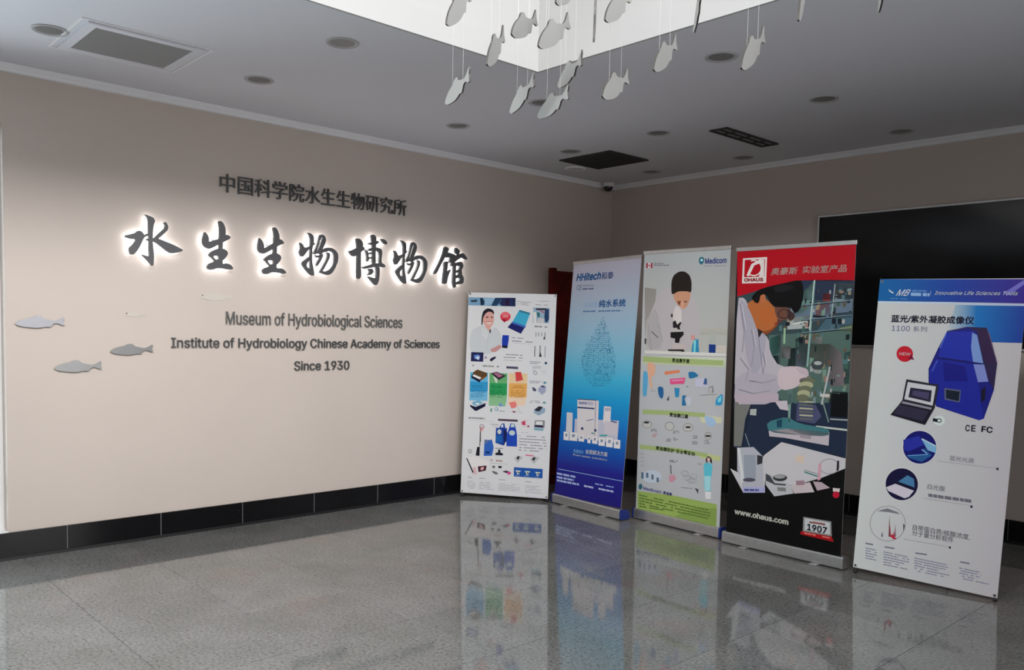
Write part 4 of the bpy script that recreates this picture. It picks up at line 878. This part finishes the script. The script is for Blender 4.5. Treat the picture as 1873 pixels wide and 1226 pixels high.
# ---- banner 4: red and black balance banner
root, film = rollup('roll_up_banner', 2.523, -1.639, -0.018, 0.836, 1.950, -0.001, -0.005, 'red-topped black roll-up banner with a man in a white coat leaning over lab glassware', M_alu, None)
A = Artwork([(1328.6, 973), (1538, 1020.5), (1567, 445), (1349, 459)], 0.836, 1.950, (192, 190, 204))
A.poly_uv([(0, 0), (A.w, 0), (A.w, A.h), (0, A.h)], (8,8,10), 0.6)
A.fr((1310, 420), 3.832)
A.P([(150,130),(985,90),(975,352),(800,350),(560,355),(380,395),(250,440),(150,470)], (158,4,24), 5)
A.R(190, 200, 352, 372, (200,190,200), 6); A.R(203, 212, 340, 328, (158,4,24), 7)
A.O(266, 268, 58, 58, 9, (205,195,205), 8); A.P([(203,212),(250,212),(228,268),(240,325),(203,328)], (158,4,24), 9); A.P([(215,320),(250,240),(310,205),(340,212),(340,222),(270,250),(232,328)], (205,195,205), 9.5); A.P([(305,212),(340,205),(338,330),(300,328),(325,270)], (200,190,200), 8.5)
A.T('OHAUS', 200, 364, 330, 360, 22, (150,10,30), 9, 0.04)
A.T('奥豪斯', 385, 322, 575, 306, 50, (185,170,175), 6, 0.012, 0.15); A.T('实验室产品', 605, 306, 918, 292, 50, (185,170,175), 6, 0.012, 0.15)
# photo panel
A.P([(148,440),(968,352),(925,1226),(126,1226)], (45,62,72), 1)
for p, c in (([(600,355),(970,355),(965,480),(560,500)], (35,45,70)), ([(610,440),(680,360),(700,360),(650,560),(560,600)], (95,125,130)), ([(830,370),(965,370),(960,500),(820,560)], (110,125,140)), ([(840,420),(885,420),(880,470),(840,470)], (150,120,50)), ([(890,400),(965,395),(960,490),(900,500)], (30,35,45)), ([(700,530),(800,510),(800,590),(700,600)], (165,105,110)), ([(750,450),(805,440),(800,500),(750,500)], (120,50,50)), ([(560,540),(960,500),(955,600),(540,660)], (85,100,125)), ([(500,620),(660,600),(655,690),(500,700)], (150,155,165)), ([(800,590),(960,570),(955,670),(700,720)], (60,85,105)), ([(865,665),(955,660),(950,715),(865,705)], (105,115,70)), ([(370,740),(950,700),(945,1226),(370,1226)], (70,92,92)), ([(380,760),(460,730),(440,870),(375,890)], (60,110,115)), ([(460,820),(525,815),(520,905),(460,900)], (150,140,155)), ([(525,830),(560,830),(560,960),(500,960)], (18,18,32)), ([(640,760),(745,750),(740,800),(640,790)], (175,170,180)), ([(660,800),(800,800),(790,960),(650,960)], (120,115,118)), ([(800,800),(880,860),(900,1090),(780,1100)], (140,125,140)), ([(370,890),(440,880),(440,965),(370,950)], (22,28,50)), ([(560,760),(650,740),(640,960),(555,960)], (100,105,130)), ([(900,860),(945,850),(940,1080),(895,1080)], (60,90,95)), ([(800,1130),(925,1140),(925,1226),(790,1226)], (12,16,16))): A.P(p, c, 2)
A.ln(692, 350, 640, 960, 13, (120,150,155), 3); A.ln(690, 355, 655, 700, 5, (180,195,200), 4); A.ln(455, 735, 440, 1060, 8, (60,62,75), 3); A.ln(482, 690, 478, 800, 14, (130,160,140), 3); A.ln(680, 605, 775, 612, 16, (25,25,35), 3); A.ln(540, 660, 640, 640, 9, (190,190,195), 3); A.ln(800, 960, 740, 1226, 12, (160,160,170), 3); A.ln(835,380,810,620,6,(150,160,170),3)
rd = random.Random(5); pal = [(70,100,110),(110,125,140),(30,40,50),(150,150,160),(90,70,60),(55,85,80),(130,120,105),(20,26,36),(100,130,125),(140,110,110)]
for k in range(150):        # bottles, jars and papers crowding the shelves behind the man
    x = rd.uniform(430, 940); y = rd.uniform(400, 1180)
    if x + y * 0.1 > 1010: continue
    if y > 700 and x < 560: continue
    w_, h_ = rd.uniform(6, 30), rd.uniform(10, 46); q = rd.uniform(-4, 4); c_ = pal[rd.randrange(len(pal))]
    A.P([(x, y), (x + w_, y + q), (x + w_ - 2, y + h_ + q), (x - 2, y + h_)], c_, 2.3 + 0.004 * k)
for y in (505, 610, 700): A.ln(600, y + 22, 950, y - 14, 7, (95,115,135), 3.05); A.ln(600, y + 30, 950, y - 6, 5, (20,28,40), 3.05)
# man
A.P([(150,480),(200,475),(240,560),(300,700),(370,760),(380,860),(440,960),(640,965),(650,1040),(470,1110),(300,1226),(126,1226)], (165,158,178), 4, 1)
A.P([(250,470),(300,420),(380,395),(560,355),(610,365),(615,470),(590,560),(555,590),(520,540),(470,545),(410,540),(380,510),(350,450),(300,470),(260,500)], (10,10,14), 6, 1)
A.P([(215,520),(260,490),(330,470),(370,500),(405,540),(440,560),(430,640),(435,670),(390,715),(350,740),(320,710),(280,690),(250,620)], (160,90,50), 5, 1); A.P([(310,460),(345,450),(350,490),(335,520),(312,500)], (165,95,65), 6.5, 1)
A.P([(410,540),(500,540),(530,570),(500,630),(440,640),(420,600)], (95,62,55), 5.5, 1); A.ln(405, 535, 540, 545, 6, (25,20,25), 7); A.O(480, 590, 45, 34, 5, (30,25,30), 7, 16); A.ln(410,660,460,640,8,(120,40,40),7)
A.P([(160,480),(215,520),(270,640),(300,760),(330,720),(360,760),(300,1020),(230,1000)], (150,145,168), 6, 1); A.P([(290,690),(330,715),(300,760)], (40,30,35), 7); A.ln(300, 760, 330, 1010, 4, (110,108,135), 7)
A.P([(440,965),(560,955),(640,975),(655,1010),(620,1060),(560,1110),(470,1130),(430,1080)], (182,165,182), 7, 1)
A.P([(140,1000),(440,1010),(440,1120),(400,1226),(126,1226)], (158,150,172), 6.5, 1)
for f_ in (((170,520),(200,700),(185,860)), ((330,860),(345,940),(330,1010)), ((170,900),(230,980),(210,1060)), ((230,1060),(330,1075),(420,1050)), ((160,1120),(260,1150),(380,1130)), ((250,700),(270,820),(250,960))):
    A.ln(*f_[0], *f_[1], 9, (128,122,146), 6.8); A.ln(*f_[1], *f_[2], 7, (136,130,152), 6.8); A.ln(f_[0][0] + 12, f_[0][1], f_[1][0] + 12, f_[1][1], 5, (180,174,194), 6.8)
A.P([(270,690),(330,715),(390,700),(430,650),(435,670),(390,715),(350,740),(320,715)], (120,62,36), 5.8, 1); A.P([(300,560),(360,540),(400,590),(390,660),(330,670)], (165,88,46), 5.6, 1)
A.P([(400,400),(500,380),(560,400),(500,430),(420,440)], (24,24,30), 6.3, 1); A.P([(500,545),(560,600),(535,640),(500,630)], (60,42,44), 5.7, 1); A.P([(270,470),(320,430),(300,520),(262,505)], (16,14,16), 6.4, 1)
for k in range(4): A.ln(570 + k * 20, 970, 600 + k * 18, 1010 + k * 6, 5, (150,134,156), 7.6)
for k in range(5): A.E(640 - k * 8, 1060 + k * 30, 55 - k * 3, 26, (150,150,128) if k % 2 else (95,98,85), 7 + k * 0.2, 18)
A.E(712, 945, 45, 36, (55,62,72), 6, 18); A.E(715, 935, 28, 14, (150,155,160), 7, 14); A.P([(680,980),(745,985),(735,1010),(690,1005)], (130,135,140), 6)
A.P([(505,1120),(540,1120),(530,1226),(510,1226)], (80,105,110), 6)
A.P([(730,1150),(800,1155),(795,1175),(730,1170)], (175,175,182), 6)
A.fr((1310, 720), 3.832)
A.P([(125,60),(440,40),(560,70),(930,60),(928,250),(910,450),(460,340),(330,430),(130,380)], (28,38,62), 2.5)
A.P([(130,60),(250,60),(205,180),(180,370),(125,370)], (105,105,108), 3); A.P([(130,10),(440,0),(440,60),(260,65),(135,60)], (165,150,172), 6.8); A.P([(240,110),(285,108),(282,155),(238,150)], (155,158,165), 5); A.ln(250,70,180,370,5,(15,18,30),4); A.ln(205,280,235,370,5,(130,140,150),4)
A.P([(410,50),(500,50),(510,120),(450,110)], (175,165,185), 5); A.P([(510,0),(530,0),(520,200),(505,200)], (110,140,140), 6)
A.P([(570,60),(700,80),(740,160),(690,210),(560,190)], (65,68,105), 5)
for k in range(7): A.ln(585, 30 + k * 24, 680, 36 + k * 24, 11, (160,158,140) if k % 2 else (90,92,85), 7)
A.P([(355,200),(500,160),(580,210),(795,245),(790,300),(560,290),(370,270)], (55,105,120), 6, 1); A.P([(425,190),(465,178),(462,235),(428,238)], (25,60,85), 7)
A.P([(370,262),(500,245),(795,270),(790,365),(480,310),(375,300)], (170,160,178), 6); A.P([(590,285),(670,295),(665,320),(590,310)], (140,132,148), 7); A.ln(700, 230, 920, 255, 13, (175,180,185), 6); A.ln(800, 178, 925, 185, 9, (150,155,160), 6); A.ln(750,60,790,200,8,(110,135,135),5); A.P([(810,0),(925,0),(925,170),(800,160)], (10,14,16), 3)
A.P([(100,525),(170,560),(290,500),(340,430),(460,340),(915,455),(910,525),(740,590),(545,645),(345,610),(340,690),(190,690)], (178,174,190), 7)
A.P([(100,525),(190,690),(140,690),(90,600)], (8,8,10), 6)
A.P([(150,380),(265,375),(330,440),(335,640),(345,690),(190,690),(180,600),(150,540)], (160,160,180), 8); A.P([(195,430),(280,430),(282,590),(200,600)], (135,140,162), 9); A.E(235, 605, 45, 14, (70,70,90), 10, 16); A.P([(190,655),(345,655),(345,695),(190,695)], (150,150,200), 9); A.D(200, 668, 310, 670, 1, 10, 14, (60,65,120), 10, 3); A.P([(290,430),(330,440),(325,490),(290,500)], (45,45,55), 9); A.P([(150,380),(170,382),(200,600),(180,640)], (190,190,205), 9)
A.P([(345,560),(400,575),(520,640),(545,700),(410,720),(350,640)], (165,165,182), 8); A.E(450, 590, 50, 24, (45,45,50), 9, 18); A.E(448, 582, 40, 14, (140,140,150), 10, 16); A.ln(405,632,490,640,10,(50,50,55),10); A.P([(430,655),(490,660),(492,685),(435,682)], (110,112,120), 10)
A.P([(520,645),(660,620),(690,690),(550,700)], (178,165,180), 8); A.P([(560,610),(620,608),(620,640),(565,642)], (140,110,128), 9); A.P([(350,560),(380,575),(420,640),(350,610)], (60,62,75), 9)
A.O(795, 510, 72, 55, 6, (140,130,145), 8, 22); A.P([(720,490),(740,488),(735,600),(712,610)], (185,140,165), 9); A.P([(680,615),(740,620),(800,660),(710,680)], (165,145,165), 8); A.P([(820,660),(870,665),(865,690),(820,685)], (190,180,190), 8); A.E(842, 708, 24, 24, (165,20,50), 9, 16); A.P([(850,470),(865,470),(860,540),(845,540)], (30,28,35), 9)
A.ln(620, 535, 720, 565, 4, (90,95,105), 9); A.ln(620, 548, 715, 580, 9, (50,110,115), 9); A.P([(560,430),(620,435),(615,490),(560,480)], (190,172,170), 8)
A.T('www.ohaus.com', 132, 845, 505, 915, 34, (195,195,198), 6, 0.035)
A.P([(612,862),(808,895),(812,1000),(608,965)], (120,120,128), 6); A.P([(622,872),(798,903),(800,988),(620,955)], (175,175,190), 7); A.T('1907', 640, 958, 775, 976, 42, (30,32,45), 8, 0.03); A.P([(655,895),(765,910),(765,922),(655,905)], (110,60,65), 8); A.T('OHAUS', 680, 905, 745, 915, 12, (180,110,115), 9, 0.03)
A.P([(595,962),(810,1000),(826,1038),(700,1010),(592,985)], (150,16,26), 8, 0); A.D(620, 972, 800, 1006, 1, 10, 8, (215,120,120), 9, 5, ragged=0)
A.done(film)

# ---- banner 5: gel imager banner
root, film = xbanner('x_banner', 3.438, -1.654, 0.091, 0.790, 1.784, 0.074, -0.021, 'white X-stand banner at the far right picturing a big blue machine and a laptop')
A = Artwork([(1561.6, 1038), (1821.5, 1092), (1884, 506), (1608, 511.5)], 0.790, 1.784, (184, 184, 194))
A.poly_uv([(0, 0), (A.w, 0), (A.w, A.h), (0, A.h)], None, 0.6, lambda u, v: (174,178,186) if u < 0.01 else (160,156,168))
A.fr((1550, 490), 3.953)
def hgrad(pts, c0, c1, L):
    q = [A.uv(p) for p in pts]; u0 = min(p[0] for p in q); u1 = max(p[0] for p in q)
    A.poly_uv(q, None, L, lambda u, v: tuple(a + (b - a) * (u - u0) / (u1 - u0) for a, b in zip(c0, c1)))
hgrad([(228,85),(760,78),(745,248),(212,248)], (2,85,150), (8,50,140), 1.2); hgrad([(760,78),(1330,70),(1300,252),(745,248)], (8,50,140), (40,12,120), 1.2)
hgrad([(212,248),(1330,254),(1328,270),(210,264)], (170,185,205), (150,160,190), 1.5)
hgrad([(780,268),(930,270),(930,540),(720,450),(760,350)], (160,168,180), (5,90,160), 1.2); hgrad([(930,270),(1330,270),(1300,545),(930,540)], (5,95,165), (12,40,130), 1.2)
A.P([(1130,180),(1280,80),(1320,70),(1300,100),(1180,190)], (95,90,175), 1.8)
A.P([(292,160),(330,185),(325,192),(298,175)], (190,205,225), 3); A.T('MB', 345, 208, 450, 205, 46, (195,205,225), 4, 0.0, 0.6); A.D(465, 162, 575, 162, 1, 10, 14, (70,110,170), 3, 1, ragged=0); A.D(455, 182, 595, 184, 1, 10, 24, (120,150,195), 3, 2, ragged=0); A.D(305, 225, 440, 228, 1, 10, 6, (80,120,175), 3, 3); A.ln(600, 165, 600, 200, 3, (130,150,195), 3)
A.T('Innovative Life Sciences Tools', 628, 196, 1240, 190, 26, (190,200,225), 4, 0.012, 0.35)
A.T('蓝光/紫外凝胶成像仪', 312, 404, 915, 408, 52, (22,20,50), 4, 0.03); A.T('1100', 315, 466, 448, 468, 38, (70,72,120), 4); A.T('系列', 470, 470, 572, 472, 40, (80,80,115), 4)
A.E(412, 635, 60, 58, (165,14,35), 4); A.P([(435,670),(482,678),(460,640)], (110,20,70), 4); A.T('NEW', 372, 645, 452, 645, 20, (215,150,160), 6, 0.03)
# imager
A.P([(720,465),(860,430),(1010,435),(1085,700),(1060,890),(985,1100),(950,1112),(640,1015),(585,840),(585,740),(650,600)], (14,18,110), 3)
A.P([(860,430),(1010,435),(1085,700),(1060,890),(1020,820),(985,700),(940,465)], (32,22,62), 4); A.P([(940,460),(1010,440),(1070,690),(1000,690)], (38,18,60), 5)
A.P([(720,465),(905,465),(900,620),(910,690),(655,658),(680,560)], (22,36,145), 5); A.P([(905,470),(940,490),(985,700),(910,690),(895,580)], (100,125,185), 6); A.P([(912,705),(990,705),(1020,830),(945,835)], (105,115,180), 6)
A.P([(640,670),(912,705),(945,835),(985,1100),(950,1110),(645,1010),(600,870),(590,760)], (18,28,132), 4.5); A.P([(690,690),(850,720),(870,830),(700,830)], (10,12,112), 6)
A.P([(700,880),(820,895),(812,985),(702,965)], (75,80,110), 7); A.P([(712,892),(812,905),(804,975),(712,955)], (10,20,38), 8); A.P([(970,890),(1000,865),(995,960),(965,985)], (8,8,32), 7); A.ln(655, 658, 985, 700, 6, (10,12,70), 8); A.ln(650, 680, 610, 760, 8, (60,75,180), 7); A.ln(715, 480, 670, 590, 8, (60,85,185), 7); A.ln(720, 465, 860, 435, 6, (60,50,70), 7)
A.P([(1010,435),(1035,490),(1080,690),(1088,700)], (90,70,100), 6)
A.P([(425,820),(660,858),(630,1025),(395,975)], (30,28,42), 9); A.P([(435,840),(640,870),(615,1010),(410,965)], (172,172,185), 10); A.P([(455,880),(610,900),(600,985),(440,950)], (28,26,48), 11); A.P([(475,900),(590,915),(585,965),(465,935)], (60,55,90), 11.5)
A.P([(395,975),(630,1025),(560,1150),(310,1080)], (18,14,30), 10); A.P([(400,980),(610,1025),(605,1040),(390,995)], (120,118,135), 11); A.P([(372,1005),(590,1050),(545,1125),(335,1070)], (38,36,58), 11)
A.E(662, 1118, 42, 36, (180,190,195), 4); A.P([(618,1100),(650,1105),(648,1130),(615,1122)], (22,22,35), 6); A.O(662, 1117, 18, 16, 6, (40,45,60), 6, 16)
A.T('C', 850, 1190, 880, 1192, 44, (30,28,45), 5, 0.02); A.T('E', 893, 1192, 922, 1193, 44, (30,28,45), 5, 0.02); A.T('FC', 968, 1196, 1045, 1200, 40, (30,28,45), 5, 0.03)
A.fr((1550, 780), 3.83)
A.O(505, 160, 124, 122, 6, (182,182,192), 4, 40); A.E(505, 160, 116, 114, (12,14,95), 4, 36)
A.P([(390,110),(500,80),(540,140),(430,190),(395,180)], (30,38,140), 5); A.P([(515,100),(620,150),(618,200),(560,180)], (105,150,190), 5); A.P([(415,215),(560,205),(520,175),(540,170),(590,215),(520,262),(430,235)], (30,75,130), 5); A.ln(520, 100, 618, 150, 7, (170,185,215), 6); A.ln(520, 175, 560, 208, 7, (110,150,200), 6); A.ln(420,220,560,210,6,(90,130,190),6)
A.O(380, 418, 122, 120, 6, (180,180,192), 4, 40); A.E(380, 418, 112, 110, (14,12,50), 4, 36)
A.P([(355,400),(420,355),(465,380),(470,440)], (60,105,150), 5); A.P([(272,440),(335,415),(465,462),(430,505),(400,515),(285,465)], (176,170,190), 6); A.ln(340, 410, 470, 455, 6, (15,14,35), 7)
A.O(283, 690, 124, 122, 4, (125,120,135), 4, 40); A.P([(210,605),(280,585),(350,610),(370,625),(290,612)], (105,105,118), 5); A.P([(390,690),(402,700),(392,745)], (70,70,85), 5)
for x, y0, c in ((245, 745, (70,70,95)), (295, 630, (110,70,85)), (300, 700, (150,50,60)), (335, 690, (120,90,110)), (325, 740, (150,30,50))): A.P([(x - 6, 780), (x, y0), (x + 6, 780)], c, 5)
A.P([(310,760),(345,795),(325,798),(305,780)], (165,30,60), 6)
A.T('蓝光光源', 712, 252, 882, 264, 34, (95,92,105), 4); A.ln(630, 255, 1040, 300, 3, (130,128,140), 3); A.E(1048, 305, 9, 9, (30,30,40), 4, 12)
A.T('白光版', 558, 452, 680, 462, 36, (80,78,92), 4); A.D(565, 480, 872, 520, 1, 10, 22, (95,92,108), 4, 7, ragged=0); A.ln(530, 513, 850, 560, 3, (130,128,140), 3); A.E(865, 568, 9, 9, (30,30,40), 4, 12)
A.T('自带蛋白质/核酸浓度,', 455, 735, 852, 795, 38, (60,58,72), 4); A.T('分子量分析软件', 450, 775, 738, 812, 38, (60,58,72), 4); A.ln(390, 795, 700, 845, 3, (130,128,140), 3); A.E(714, 850, 8, 8, (30,30,40), 4, 12)
for x0, x1, y, n_, sd in ((130, 225, 855, 5, 1), (255, 435, 880, 6, 2), (468, 760, 920, 6, 3), (778, 990, 985, 5, 4)): A.D(x0, y, x1, y + (x1 - x0) * 0.2, n_, 17, 7, (110,112,140), 3, 80 + sd, ragged=0.45)
for x0, x1, y in ((130, 182, 826), (262, 330, 850), (475, 555, 890), (785, 850, 948)): A.ln(x0, y, x1, y + 10, 9, (95,95,115), 3)
A.done(film)
